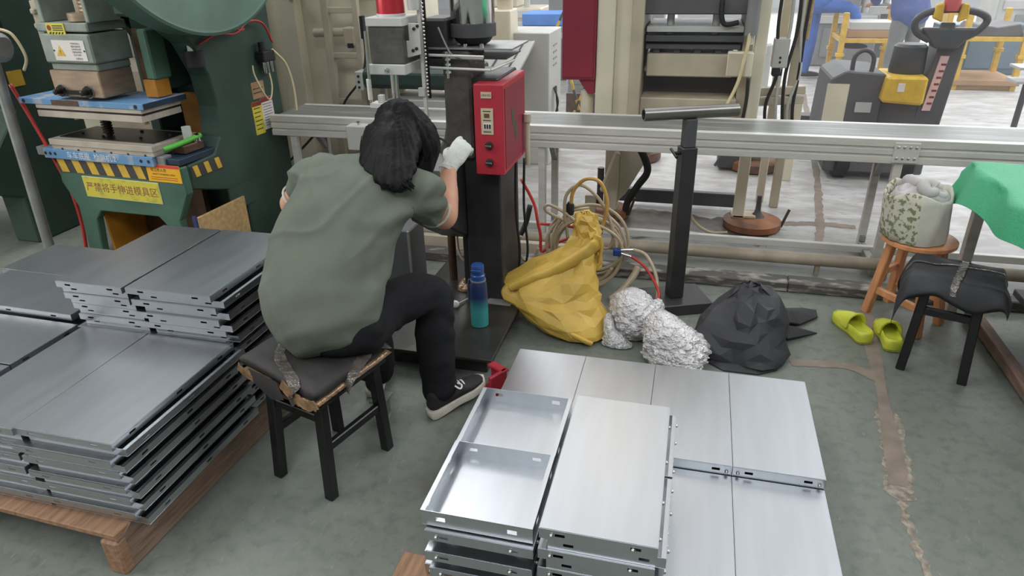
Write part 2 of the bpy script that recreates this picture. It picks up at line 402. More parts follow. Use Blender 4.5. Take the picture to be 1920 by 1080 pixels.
def strip(name, pts, w, m, z=.0015, jag=.012, seed=0, step=.035):
    """flat ragged-edged patch lying on the floor"""
    P = smooth([(x, y, 0) for x, y in pts], max(2, int(10))); mb = MB(); Lr = []
    for i, p in enumerate(P):
        d = (P[min(i+1, len(P)-1)]-P[max(i-1, 0)]).normalized(); n = Vector((-d.y, d.x, 0)); t = i/(len(P)-1)
        ww = w(t) if callable(w) else w
        a = ww/2+jag*(noise.noise(Vector((i*.9, seed, .3)))+.5*noise.noise(Vector((i*2.7, seed, 4.))))
        c = ww/2+jag*(noise.noise(Vector((i*.9, seed, 7.3)))+.5*noise.noise(Vector((i*2.7, seed, 9.))))
        Lr.append((p+n*max(.002, a), p-n*max(.002, c)))
    vs = [(q.x, q.y, z) for a in Lr for q in a]
    mb.add(vs, [(2*i, 2*i+1, 2*i+3, 2*i+2) for i in range(len(Lr)-1)])
    return mb.build(name, m, fl)
Mfill = mat('brown_concrete_filler', (134, 121, 109), .75, 0, .14, 14, bump=.2, bscale=60)
Mchip = mat('chipped_pale_concrete', (164, 154, 138), .8, 0, .3, 40, rgb2=(116, 106, 94), bump=.5, bscale=90)
strip('chipped_edge', [(.775, 1.55), (.752, 1.75), (.758, 1.92), (.775, 2.05), (.80, 2.25), (.812, 2.42)], lambda t: .026 if t < .42 else .084, Mchip, .001, .02, 3)
strip('filler_strip', [(.765, 1.99), (.785, 2.15), (.805, 2.35), (.825, 2.55), (.84, 2.7), (.86, 2.95), (.90, 3.3)], lambda t: .052+.012*math.sin(t*9), Mfill, .002, .006, 1)
strip('filler_strip', [(.50, 2.70), (.64, 2.72), (.74, 2.72), (.83, 2.66)], lambda t: .05+.06*max(0, t-.6), Mfill, .0016, .006, 2)
strip('filler_strip', [(.80, 4.15), (.845, 4.45), (.88, 4.8), (.94, 5.3), (1.02, 6.2), (1.14, 7.6), (1.27, 9.2)], .05, Mfill, .002, .012, 5)
strip('filler_strip', [(.62, 4.42), (.84, 4.46), (1.05, 4.44)], .07, Mfill, .0016, .014, 6)
strip('oil_patch', [(-.6, 4.25), (-.2, 4.28), (.2, 4.26), (.52, 4.22)], lambda t: .42+.08*math.sin(t*7), M['oil'], .001, .10, 8)
# ------------------------------------------------------------------ kerb and floor pipe under the conveyor
k = thing('floor_kerb', 'scuffed dark metal kerb running along the floor under the conveyor', 'kerb', (1.0, 3.45, 0), world=True)
for x0, x1 in ((-2.3, -.95), (-.948, .55), (.552, 2.2), (2.202, 3.4)):
    MB().box((x0, 3.40, 0), (x1, 3.50, .055)).build('kerb_section', M['kerb'], k, bevel=.006)
p = thing('floor_pipe', 'dusty cream pipe lying along the floor behind the kerb', 'pipe', (1.0, 3.66, 0), world=True)
MB().cyl((-2.4, 3.66, .085), (3.4, 3.66, .085), .034, n=18).build('pipe_run', M['pipe'], p, sm=40)
for x in (-1.4, -.3, .72, 1.05, 1.9):
    MB().box((x-.012, 3.645, 0), (x+.012, 3.675, .06)).build('pipe_support', M['pipe'], p, bevel=.002)
b2 = thing('ground_rail', 'flat cream skirting board on the floor left of the pipe', 'rail', (-1.5, 3.56, 0), world=True)
MB().box((-2.4, 3.54, 0), (-.6, 3.58, .10)).build('board', M['cream_d'], b2, bevel=.004)
# ------------------------------------------------------------------ belt conveyor
c = thing('belt_conveyor', 'long aluminium belt conveyor with worn grey belt crossing behind the worker', 'conveyor', (1.0, 3.9, 0), world=True)
MB().box((-2.48, 3.74, .712), (3.4, 4.08, .722)).build('belt', M['belt'], c, bevel=.003)
def profile(y0, y1, z0, z1, face):
    mb = MB(); h = (z1-z0); g = .006; rows = [(0, .30), (.34, .62), (.66, 1.0)]
    for a, b in rows: mb.box((-2.48, y0, z0+h*a+g/2*(a > 0)), (3.4, y1, z0+h*b-g/2*(b < 1)))
    mb.box((-2.48, y0+.008 if face < 0 else y0, z0+.002), (3.4, y1 if face < 0 else y1-.008, z1-.002))
    return mb
profile(3.69, 3.735, .615, .735, -1).build('front_profile', M['alu'], c, bevel=.002)
profile(4.085, 4.125, .615, .722, 1).build('rear_profile', M['alu'], c, bevel=.002)
MB().box((-2.48, 3.735, .64), (3.4, 4.085, .70)).build('bed', M['alu_d'], c)
for x in (-2.35, -.80, 1.01, 2.7):
    MB().box((x-.02, 3.70, 0.0), (x+.02, 3.74, .62)).build('leg', M['alu'], c, bevel=.003)
    MB().box((x-.02, 4.07, 0.0), (x+.02, 4.11, .62)).build('leg', M['alu'], c, bevel=.003)
    MB().box((x-.019, 3.74, .015), (x+.019, 4.07, .055)).build('foot_crossbar', M['alu_d'], c, bevel=.003)
    MB().bar((x, 4.08, .45), (x, 3.93, .62), .03).build('brace', M['alu_d'], c)
    for yy in (3.745, 4.055): MB().box((x-.016, yy, .055), (x+.016, yy+.02, .09)).build('corner_bracket', M['alu_d'], c, bevel=.002)
MB().box((-2.4, 3.94, .03), (3.4, 3.975, .07)).build('lower_stretcher', M['alu'], c, bevel=.003)
jp = MB().box((.97, 3.682, .622), (1.085, 3.69, .722)).build('joint_plate', M['alu'], c, bevel=.002)
for i in range(4):
    for z in (.645, .70):
        x = .987+i*.0267; MB().lathe([(.007, 0), (.007, -.003), (.004, -.005)], (x, 3.682, z), 10, 'Y').build('bolt', M['stud'], jp)
# ------------------------------------------------------------------ folded sheet panels
def panel_mesh(w, d, h, flip=False, t=.0014):
    """face sheet with four folded flanges and cut slots; flip=True -> open tray facing up.  origin: centre of face plan, z=0 bottom of the panel"""
    mb = MB(); zf = (h-t, h) if not flip else (0, t)
    mb.box((-w/2, -d/2, zf[0]-(0 if flip else .0035)), (w/2, d/2, zf[1]))
    fz0, fz1 = (0, h-t) if not flip else (t, h)
    def flange(L, place, slots):
        zs = (fz0+(fz1-fz0)*.38, fz0+(fz1-fz0)*.66)
        xs = [-L/2]
        for s in slots: xs += [s-.012, s+.012]
        xs.append(L/2)
        segs = [(xs[i], xs[i+1]) for i in range(0, len(xs), 2)]
        place(-L/2, L/2, fz0, zs[0]); place(-L/2, L/2, zs[1], fz1)
        for a, b in segs: place(a, b, zs[0], zs[1])
    for s in (-1, 1):
        y = s*(d/2-t/2)
        flange(w, lambda a, b, c, e, y=y: mb.box((a, y-t/2, c), (b, y+t/2, e)), (-w*.32, w*.32) if w < .4 else (-w*.36, 0, w*.36))
        x = s*(w/2-t/2)
        flange(d-2*t, lambda a, b, c, e, x=x: mb.box((x-t/2, a, c), (x+t/2, b, e)), (-d*.3, d*.3) if d < .4 else (-d*.36, 0, d*.36))
    if flip:   # folded return lip along the long rims
        for s in (-1, 1):
            x = s*(w/2-t/2); mb.box((min(x, x-s*.011), -d/2, h-t), (max(x, x-s*.011), d/2, h))
    else:
        pass
    me = mb.mesh('panel'); me.materials.append(M['steel'])
    return me
PM = {}
def panel(x, y, z, w, d, h, flip, label, cat='steel sheet', group=None, rz=0., studs=None, name=None):
    key = (round(w, 3), round(d, 3), h, flip)
    if key not in PM:
        PM[key] = panel_mesh(w, d, h, flip)
        bm = bmesh.new(); bm.from_mesh(PM[key])
        big = [f for f in bm.faces if abs(f.normal.z) > .9 and f.calc_area() > w*d*.9]
        ed = {e for f in big for e in f.edges}
        bmesh.ops.bevel(bm, geom=list(ed), offset=.0007 if flip else .0019, segments=1 if flip else 2, affect='EDGES'); bm.to_mesh(PM[key]); bm.free()
    o = bpy.data.objects.new(name or ('folded_steel_tray' if flip else 'folded_steel_sheet'), PM[key]); COL.objects.link(o)
    o.location = (x, y, z); o.rotation_euler[2] = rz; tag(o, label, cat, group)
    for (sx, sy, sz, ax) in (studs or []):
        s = bpy.data.objects.new('stud', STUD[ax]); COL.objects.link(s); s.parent = o; s.location = (sx, sy, sz)
    return o
STUD = {}
for ax, (dx, dy) in dict(F=(0, -1), R=(1, 0), L=(-1, 0)).items():
    mb = MB(); c = Vector((0, 0, 0)); d = Vector((dx, dy, 0))
    mb.cyl(c, c+d*.004, .0052, .0052, 10); mb.cyl(c+d*.004, c+d*.0065, .0052, .0028, 10)
    me = mb.mesh('stud'); me.materials.append(M['stud']); me.polygons.foreach_set('use_smooth', [True]*len(me.polygons)); STUD[ax] = me
ORD = ['top', 'second', 'third', 'fourth', 'fifth', 'sixth', 'seventh', 'eighth', 'ninth', 'tenth', 'eleventh', 'twelfth']
# ---- left pallet
R0 = random.Random(3)
pl = thing('wooden_pallet', 'worn brown wooden pallet under the dark stacked panels at the left', 'pallet', (-2.1, 1.7, 0), rz=math.radians(-2), world=False)
for yy in (-.53, -.27, 0, .27, .53):
    MB().box((-.66, yy-.05, .125), (.655, yy+.05, .145)).build('deck_board', M['pallet'], pl, bevel=.003)
for xx in (-.60, 0.02):
    MB().box((xx-.02, -.58, 0), (xx+.02, .58, .125)).build('stringer', M['pallet_y'], pl, bevel=.003)
mb = MB(); rr = random.Random(5); n = 42; top = [.128+rr.uniform(-.004, .010)*(1 if i % 5 else 2.2) for i in range(n+1)]
poly = [(-.58, .004), (.60, .004)]+[(.60-1.18*i/n, max(.115, min(.1445, top[i]))) for i in range(n+1)]
mb.prism(poly, 'X', .615, .66); mb.build('splintered_stringer', M['pallet_y'], pl)
MB().box((.60, -.588, .0), (.662, -.55, .122)).build('corner_block', M['pallet'], pl, bevel=.006)
for i in range(16):
    yy = -.5+i*.066+rr.uniform(-.02, .02); MB().bar((.64, yy, .132), (.655, yy+rr.uniform(.03, .08), .138+rr.uniform(0, .008)), .012, .006).build('splinter', M['pallet_y'], pl)
# lower stack: two columns, six nested pairs, front row
ZP = .147; PAIR = .0478; H1 = .0237
XR, WR = -1.592, .330; XL, WL = -1.893, .270; DY = .545
for lay in range(6):
    z = ZP+lay*PAIR; nth = 5-lay
    for side, xc, w in (('right', XR, WR), ('left', XL, WL)):
        ox, oy = R0.uniform(-.012, .012)+(.018 if lay < 2 else 0), R0.uniform(-.012, .004); rz = math.radians(R0.uniform(-.5, .5))
        panel(xc+ox+.022*(side == 'right'), 1.425+oy+.008, z, w, DY, H1, True, f'upturned tray under {ORD[nth]} flat panel, {side} column, front row of left pallet', group='panels in the front row of the left pallet', rz=rz)
        panel(xc+ox-.006, 1.425+oy-.006, z+PAIR-H1-.0001, w, DY, H1, False, f'flat steel panel, {ORD[nth]} layer down, {side} column, front row of left pallet', group='panels in the front row of the left pallet', rz=rz)
# back row: higher stack (lower pairs are hidden except on the right side)
for lay in range(10):
    z = ZP+lay*.0466; nth = 9-lay
    for side, xc, w in (('right', XR-.028, WR), ('left', XL-.028, WL)):
        if side == 'left' and lay < 5: continue
        ox, oy = R0.uniform(-.008, .008), R0.uniform(-.006, .006)
        if lay >= 6: ox += -.004*(lay-6)+.006; oy += -.006*(lay-6)+.012
        w2 = w
        panel(xc+ox+(.03 if side == 'right' else 0), 1.958+oy+.01, z, w2, DY, .0231, True, f'upturned tray under {ORD[nth]} flat panel, {side} column, tall back stack of left pallet', group='panels in the tall back stack of the left pallet')
        panel(xc+ox-.006, 1.958+oy-.004, z+.0233, w2, DY, .0231, False, f'flat steel panel, {ORD[nth]} layer down, {side} column, tall back stack of left pallet', group='panels in the tall back stack of the left pallet')
# left column: panels laid crosswise
for i, (y, z, xr) in enumerate(((1.29, .40, -2.075), (1.565, .404, -2.068), (1.85, .43, -2.10), (2.13, .426, -2.16))):
    nm = ['nearest', 'second', 'third', 'farthest'][i]
    panel(xr-.29, y, z, .58, .272, H1, False, f'{nm} of four panels laid crosswise at the left edge of the left pallet', group='crosswise panels on the left pallet', rz=math.radians(-1))
    for kx in range(5):
        zz = z-(kx+1)*.054
        if zz > .145: panel(xr-.29-.004*kx, y, zz, .58, .272, H1, False, f'crosswise steel panel, {ORD[kx+1]} down under the {nm} crosswise one, left pallet', group='crosswise panels on the left pallet', rz=math.radians(-1))
# ---- right pallet
pr = thing('wooden_pallet', 'orange-brown wooden pallet mostly hidden under the bright panels in the foreground', 'pallet', (-.09, 1.72, 0))
for yy in (-.50, -.25, 0, .25, .48):
    MB().box((-.575 if yy < .1 else -.47, yy-.05, .088), (.55, yy+.05, .108)).build('deck_board', M['pallet'], pr, bevel=.003)
for xx in (-.45, 0, .50):
    MB().box((xx-.022, -.55, 0), (xx+.022, .53, .088)).build('stringer', M['pallet_y'], pr, bevel=.003)
WP, DP = .2635, .530
for r, (yc, zt, cols) in enumerate(((2.008, .182, range(4)), (1.4755, .147, range(4)))):
    for cidx in cols:
        xc = -.579+WP/2+cidx*(WP+.0016)
        nm = ['leftmost', 'second from left', 'third from left', 'rightmost'][cidx]
        rn = ['back', 'front'][r]
        st = [(-WP*.44, -DP/2, .012, 'F'), (WP*.44, -DP/2, .012, 'F')]
        panel(xc, yc, zt-.034, WP, DP, .034, False, f'{nm} flat steel panel of the {rn} row on the foreground pallet', group='flat panels on the foreground pallet', studs=st)
        if r == 0: panel(xc, yc, zt-.034-.0345, WP, DP, .034, False, f'steel panel beneath the {nm} panel of the back row, foreground pallet', group='flat panels on the foreground pallet')
# tall front stack: two columns of nested pairs, tops at .40
pal = lambda s, w, d: [(-w*.39, -d/2, .014, 'F'), (w*.30, -d/2, .014, 'F')]+[(w/2, -d*.42, .014, 'R'), (w/2, -d*.2, .014, 'R'), (w/2, d*.08, .014, 'R'), (w/2, d*.36, .014, 'R')]
ww, dd = .272, .542
for lay in range(4):
    z = .1485+lay*.0628; nth = 3-lay
    for side, xc in (('left', -.405), ('right', -.124)):
        oy = 1.428+.004*math.sin(lay*3+(side == 'left')); ox = .003*math.cos(lay*2.3)
        if side == 'right':
            for q, yo in enumerate((-.1375, .1375)):
                panel(xc+ox+.020, oy+yo+.004, z, ww, .268, .031, True, f'{["near", "far"][q]} half-length tray under {ORD[nth]} panel, right column of tall foreground stack', group='trays in the tall foreground stack', studs=[(ww/2, -.1, .02, 'R'), (ww/2, .02, .02, 'R'), (ww/2, .1, .02, 'R')])
            panel(xc+ox, oy, z+.0316, ww, dd, .031, False, f'flat steel panel, {ORD[nth]} layer down, right column of tall foreground stack', group='panels in the tall foreground stack', studs=pal(0, ww, dd))
        elif lay < 3:
            panel(xc+ox-.012, oy+.02, z+.002, ww, dd-.01, .029, True, f'upturned tray under {ORD[nth]} panel, left column of tall foreground stack', group='trays in the tall foreground stack')
            panel(xc+ox, oy-.012, z+.0316, ww, dd, .031, False, f'flat steel panel, {ORD[nth]} layer down, left column of tall foreground stack', group='panels in the tall foreground stack', studs=pal(0, ww, dd))
        else:
            z2 = .1485+3*.0628
            for q, (yo, lz) in enumerate(((-.142, .004), (.128, .000))):
                panel(xc-.008, 1.438+yo, z2+lz, .28, .27, .046, True, f'open half-length steel tray, {["near", "far"][q]} of the two on the left foreground stack', group='open trays on the tall foreground stack', studs=[(-.14, -.11, .03, 'L'), (-.14, .11, .03, 'L')])
# ------------------------------------------------------------------ worker's stool
t = thing('padded_stool', 'black metal stool with taped black padding under the seated worker', 'stool', (-1.11, 1.67, 0), world=True)
feet = [(-1.255, 1.575), (-1.031, 1.515), (-.955, 1.79), (-1.18, 1.85)]
tops = [(-1.235, 1.60), (-1.035, 1.545), (-.965, 1.775), (-1.17, 1.83)]
for (fx, fy), (tx, ty) in zip(feet, tops):
    MB().bar((fx, fy, 0), (tx, ty, .372), .034, .034, up=(.25, .97, 0)).build('leg', M['black_m'], t, bevel=.003)
for i, z in ((0, .30), (1, .19), (2, .30), (3, .19)):
    a, b = tops[i], tops[(i+1) % 4]; f = z/.372
    pa = [feet[i][k]+(a[k]-feet[i][k])*f for k in (0, 1)]; j = (i+1) % 4; pb = [feet[j][k]+(b[k]-feet[j][k])*f for k in (0, 1)]
    MB().bar((*pa, z), (*pb, z), .022, .03).build('stretcher', M['black_m'], t, bevel=.003)
cs = [Vector((-1.355, 1.605, 0)), Vector((-.995, 1.465, 0)), Vector((-.905, 1.815, 0)), Vector((-1.29, 1.89, 0))]
def seatq(u, v): return cs[0]*(1-u)*(1-v)+cs[1]*u*(1-v)+cs[2]*u*v+cs[3]*(1-u)*v
MB().prism([(p.x*.9-.111, p.y*.9+.167) for p in cs], 'Z', .366, .378).build('seat_board', M['black_m'], t)
def cushion(z0, z1, grow, amp, name, m, seed, n=28):
    mb = MB(); vs = []
    for sgn in (1, -1):
        for i in range(n+1):
            for j in range(n+1):
                u, v = i/n, j/n; uu = .5+(u-.5)*grow; vv = .5+(v-.5)*grow
                p = seatq(uu, vv); e = min(u, 1-u, v, 1-v); rnd = min(1, e/.10)**.5
                zc = (z0+z1)/2; h = (z1-z0)/2*rnd
                nz_ = amp*fnoise((p.x*7+seed, p.y*7, sgn), 1.6)*rnd
                vs.append((p.x+.006*fnoise((p.y*9, seed, 1)), p.y+.006*fnoise((p.x*9, seed, 2)), zc+sgn*h+nz_+(.012*math.sin(u*5+seed)*(1-rnd))))
    N = (n+1)**2; fs = []
    for i in range(n):
        for j in range(n):
            a = i*(n+1)+j; q = (a, a+n+1, a+n+2, a+1); fs += [q, tuple(N+k for k in q[::-1])]
    mb.add(vs, fs); bd = []
    rim = [(i, 0) for i in range(n)]+[(n, j) for j in range(n)]+[(i, n) for i in range(n, 0, -1)]+[(0, j) for j in range(n, 0, -1)]
    ids = [i*(n+1)+j for i, j in rim]; L = len(ids)
    mb.f += [(ids[k], ids[(k+1) % L], N+ids[(k+1) % L], N+ids[k]) for k in range(L)]; mb.mi += [0]*L
    return mb.build(name, m, t, sm=180)
cushion(.374, .408, 1.0, .006, 'foil_padding', M['tape'], 4)
cu = cushion(.395, .452, .98, .010, 'black_pad', M['pad_b'], 1)
def ribbon(pts, w, m, parent, name, th=.002, sub=6, up=(0, 0, 1), jit=.0):
    P = smooth(pts, sub); vs = []
    for i, p in enumerate(P):
        d = (P[min(i+1, len(P)-1)]-P[max(i-1, 0)]).normalized(); s = d.cross(Vector(up)).normalized(); nn = s.cross(d)
        k = 1+jit*fnoise((i*.7, w*90, 1))
        vs += [p+s*w/2*k, p-s*w/2*k, p-s*w/2*k-nn*th, p+s*w/2*k-nn*th]
    mb = MB(); n = len(P)
    mb.add(vs, [(4*i+a, 4*i+(a+1) % 4, 4*i+4+(a+1) % 4, 4*i+4+a) for i in range(n-1) for a in range(4)]+[(0, 1, 2, 3), (4*n-1, 4*n-2, 4*n-3, 4*n-4)])
    return mb.build(name, m, parent, sm=50)
q = lambda u, v, z: (seatq(u, v).x, seatq(u, v).y, z)
ribbon([q(.10, 1.0, .40), q(.13, .97, .445), q(.22, .6, .456), q(.35, .25, .456), q(.72, .03, .447), q(.74, -.01, .405), q(.76, -.01, .38)], .035, M['tape_c'], t, 'packing_tape', jit=.3)
ribbon([q(1.0, .35, .38), q(1.01, .4, .42), q(.99, .62, .45), q(.97, .8, .452), q(1.0, .95, .43)], .04, M['tape_c'], t, 'packing_tape', jit=.3)
ribbon([q(.6, -.012, .43), q(.75, -.016, .405), q(.9, -.014, .395), q(1.0, 0, .41)], .035, M['tape'], t, 'crumpled_foil', up=(0, 1, 0), jit=.5)
ribbon([q(.02, -.01, .412), q(.12, -.016, .400), q(.22, -.016, .395)], .03, M['tape'], t, 'crumpled_foil', up=(0, 1, 0), jit=.5)
# folded cloth corner hanging at the near side
mb = MB(); mb.add([q(.18, -.02, .43), q(.55, -.02, .43), q(.62, -.03, .375), q(.45, -.035, .352), q(.25, -.03, .38), q(.4, .03, .41)], [(0, 1, 5), (0, 5, 4), (4, 5, 3), (3, 5, 2), (2, 5, 1), (0, 4, 3, 2, 1)]); mb.build('folded_cloth_corner', M['pad_b'], t)
# ------------------------------------------------------------------ the seated worker
w = thing('person', 'person in sage green t-shirt and black trousers seated with back turned at the machine', 'person', (-1.07, 1.76, 0), world=True)
# skeleton joints
PEL = Vector((-1.075, 1.755, .52)); SH_L = Vector((-1.265, 2.09, .905)); SH_R = Vector((-.865, 2.06, .885))
EL_L = Vector((-1.405, 2.12, .775)); WR_L = Vector((-1.30, 2.36, .80))
EL_R = Vector((-.838, 2.215, .735)); WR_R = Vector((-.873, 2.385, .865))
NECK = Vector((-1.03, 2.11, .95)); HEAD = Vector((-.985, 2.235, 1.005))
KN_R = Vector((-.862, 2.10, .475)); AN_R = Vector((-.845, 2.055, .105)); KN_L = Vector((-1.165, 2.20, .47)); AN_L = Vector((-1.13, 2.13, .10))
X1 = (1, 0, 0)
body = organic('body', [
    [(PEL, .15, .10, X1), ((-1.085, 1.82, .65), .15, .10), ((-1.08, 1.96, .80), .155, .095), ((-1.055, 2.06, .90), .13, .075), (NECK, .055, .055)],
    [(NECK, .052, .055, X1), ((-1.012, 2.15, .985), .05, .055), ((-.995, 2.2, 1.005), .05, .06)],
    # skull, chin dropped forward and down toward the work
    [((-.995, 2.185, 1.04), .06, .07, X1), ((-.985, 2.215, 1.045), .074, .09), ((-.978, 2.27, 1.01), .072, .088), ((-.975, 2.305, .965), .055, .066), ((-.975, 2.32, .93), .03, .034)],
    [((-.975, 2.335, 1.0), .012, .014, X1), ((-.972, 2.362, .985), .013, .013), ((-.973, 2.357, .975), .009, .009)],      # nose
    [((-1.06, 2.235, 1.005), .008, .017, (0, 0, 1)), ((-1.066, 2.23, 1.02), .008, .02)], [((-.905, 2.24, 1.005), .008, .017, (0, 0, 1)), ((-.899, 2.236, 1.02), .008, .02)],  # ears
    [(SH_L, .055, .055, X1), (SH_L*.5+EL_L*.5, .045, .045), (EL_L, .037, .039), (EL_L*.5+WR_L*.5, .037, .036), (WR_L, .026, .022)],
    [(SH_R, .055, .055, X1), (SH_R*.5+EL_R*.5, .047, .047), (EL_R, .044, .046), (EL_R*.62+WR_R*.38, .045, .045), (WR_R*.8+EL_R*.2, .034, .032), (WR_R, .029, .025)],
    [(PEL+Vector((.07, .03, -.01)), .07, .065, X1), (PEL*.5+KN_R*.5, .06, .06), (KN_R, .052, .052), (AN_R, .036, .036)],
    [(PEL+Vector((-.07, .03, -.01)), .07, .065, X1), (PEL*.5+KN_L*.5, .06, .06), (KN_L, .052, .052), (AN_L, .036, .036)],
], M['skin'], w, voxel=.010, sm_it=4)
# T-shirt: torso and short sleeves, creased where it hangs
def creases(c, n):
    a = .008*fnoise((c.x*3.2+c.z*5, c.y*3, c.z*7.5-c.x*6), 1.3)
    s = c.z*36-(c.x+1.07)*26+4*fnoise(c, 6)
    side = max(0., min(1., (c.x+1.10)/.2))*max(0., min(1., 1-abs(c.z-.70)/.16))
    b = .0095*math.sin(s)*side
    u = max(0, 1-abs(c.z-.86)/.10)*max(0., min(1., (c.x+1.02)/.12)); b += .008*math.sin(c.z*70+c.x*30+3*fnoise(c, 8))*u
    lo = max(0., 1-(c.z-.44)/.16) if c.z < .60 else 0; b += .007*math.sin(c.x*34+c.z*18)*max(0, min(1, lo))
    w1 = c.z*1.0-(c.x+1.07)*.55+.05*fnoise((c.x*5, c.y*5, c.z*5)); rdg = 1-abs(math.sin(w1*21+1.5*fnoise((c.x*3, 1, c.z*3)))); a += .016*rdg**3*max(0, fnoise((c.x*4+9, c.y*4, c.z*4))+.35)
    w2 = c.z*.5+(c.x+1.07)*.9; a += .012*(1-abs(math.sin(w2*17+2*fnoise(c, 3))))**4*max(0, fnoise((c.x*5+2, c.y*5, c.z*6))+.3)
    return a+b
shirt = organic('t_shirt', [
    [((-1.075, 1.712, .575), .200, .130, X1), ((-1.088, 1.735, .61), .208, .140), ((-1.10, 1.775, .66), .208, .140), ((-1.095, 1.87, .77), .208, .13), ((-1.075, 1.985, .86), .215, .115), ((-1.055, 2.065, .915), .165, .085), ((-1.035, 2.11, .945), .075, .062)],
    [((-1.19, 2.05, .905), .085, .085, X1), (SH_L+Vector((-.015, 0, -.01)), .078, .078), (SH_L*.75+EL_L*.25, .068, .070), (SH_L*.56+EL_L*.44, .062, .066)],
    [((-.94, 2.05, .89), .085, .085, X1), (SH_R+Vector((.005, -.005, -.012)), .083, .083), (SH_R*.8+EL_R*.2+Vector((-.004, -.008, -.006)), .078, .080), (SH_R*.60+EL_R*.40+Vector((-.006, -.012, -.006)), .072, .076)],
], M['shirt'], w, voxel=.009, sm_it=5, disp=creases)
Mh = mat('pale_hem_stitch', (196, 196, 186), .8, 0, .05, 20)
def cuff(A, B, f, r, name, off=Vector((0, 0, 0))):
    c = A*(1-f)+B*f+off; d = (B-A).normalized(); mb = MB(); mb.pipe(c, c+d*.006, r, r-.006, 28); return mb.build(name, Mh, shirt, sm=40)
cuff(SH_L, EL_L, .70, .055, 'sleeve_hem'); cuff(SH_R, EL_R, .665, .060, 'sleeve_hem', Vector((-.006, -.012, -.006)))
# trousers
organic('trousers', [
    [((-1.075, 1.715, .535), .200, .105, X1), ((-1.075, 1.735, .56), .185, .105), ((-1.08, 1.76, .60), .155, .10)],
    [(PEL+Vector((.085, -.01, -.02)), .105, .085, X1), (PEL*.5+KN_R*.5+Vector((.01, 0, .01)), .09, .084), (KN_R+Vector((0, -.012, .006)), .076, .078), (KN_R*.55+AN_R*.45+Vector((0, -.01, 0)), .072, .076), (AN_R+Vector((0, 0, .03)), .066, .070), (AN_R+Vector((0, .003, -.012)), .066, .072)],
    [(PEL+Vector((-.085, -.01, -.02)), .105, .085, X1), (PEL*.5+KN_L*.5, .088, .082), (KN_L, .074, .074), (KN_L*.5+AN_L*.5, .066, .068), (AN_L, .064, .068)],
], M['trouser'], w, voxel=.011, sm_it=4, disp=lambda c, n: .006*fnoise((c.x*9, c.y*9, c.z*16), 1.4)+.004*math.sin(c.z*60+c.y*40+4*fnoise(c, 9))*max(0, 1-abs(c.z-.40)/.13))
# hair: crown and shoulder-length fall over the nape
def hair_d(c, n):
    th = math.atan2(c.y-2.2, c.x+.98)
    return .007*fnoise((th*7, c.z*2.5, 3), 2.2)+.004*fnoise((th*19, c.z*4, 1), 2.2)
hair = organic('hair', [
    [((-.99, 2.165, 1.075), .055, .05, X1), ((-.985, 2.20, 1.07), .092, .09), ((-.975, 2.25, 1.03), .098, .085), ((-.97, 2.285, .985), .082, .05)],
    [((-.98, 2.17, 1.06), .080, .06, X1), ((-.972, 2.11, 1.025), .104, .062), ((-.95, 2.045, .99), .098, .048), ((-.915, 1.99, .965), .076, .036), ((-.89, 1.955, .945), .052, .026), ((-.88, 1.94, .932), .03, .016)],
    [((-.90, 2.22, 1.05), .04, .05, X1), ((-.885, 2.22, 1.0), .04, .055), ((-.89, 2.19, .94), .032, .05), ((-.90, 2.14, .89), .02, .035)],
    [((-1.07, 2.2, 1.04), .03, .05, X1), ((-1.08, 2.17, .99), .03, .05), ((-1.07, 2.12, .95), .026, .04)],
], M['hair'], w, voxel=.008, sm_it=4, disp=hair_d)
mb = MB(); rh = random.Random(4)
for i in range(230):
    a = rh.uniform(-.105, .11); x0 = -.985+a; z0 = 1.07-.5*abs(a)+rh.uniform(-.02, .02)
    e0 = rh.uniform(-.05, .05); mb.tube([(x0, 2.13, z0+.01), (x0*.8-.97*.2, 2.06, 1.035-.3*abs(a)), (x0*.6-.93*.4+e0*.4, 2.0+rh.uniform(-.01, .015), 1.0-.2*abs(a)), (-.885+e0, 1.945+rh.uniform(-.025, .02), .945-rh.uniform(0, .02))], .0016, 4, 5)
for i in range(14):
    z0 = .965+rh.uniform(-.02, .02); mb.tube([(-1.06, 2.1, z0), (-1.11-rh.uniform(0, .03), 2.09, z0-.005+rh.uniform(-.01, .015)), (-1.16-rh.uniform(0, .04), 2.075, z0-.02+rh.uniform(-.012, .014))], .0008, 3, 4)
for i in range(22):
    a = rh.uniform(0, 1); mb.tube([(-.90, 2.2+rh.uniform(-.04, .05), 1.08), (-.86-rh.uniform(0, .02), 2.2, 1.03), (-.855-rh.uniform(0, .025), 2.18+rh.uniform(-.03, .03), .98), (-.87-rh.uniform(0, .03), 2.16, .93)], .0013, 3, 4)
hs = mb.build('loose_hair_strands', M['hair'], hair, sm=180); hs['kind'] = 'stuff'
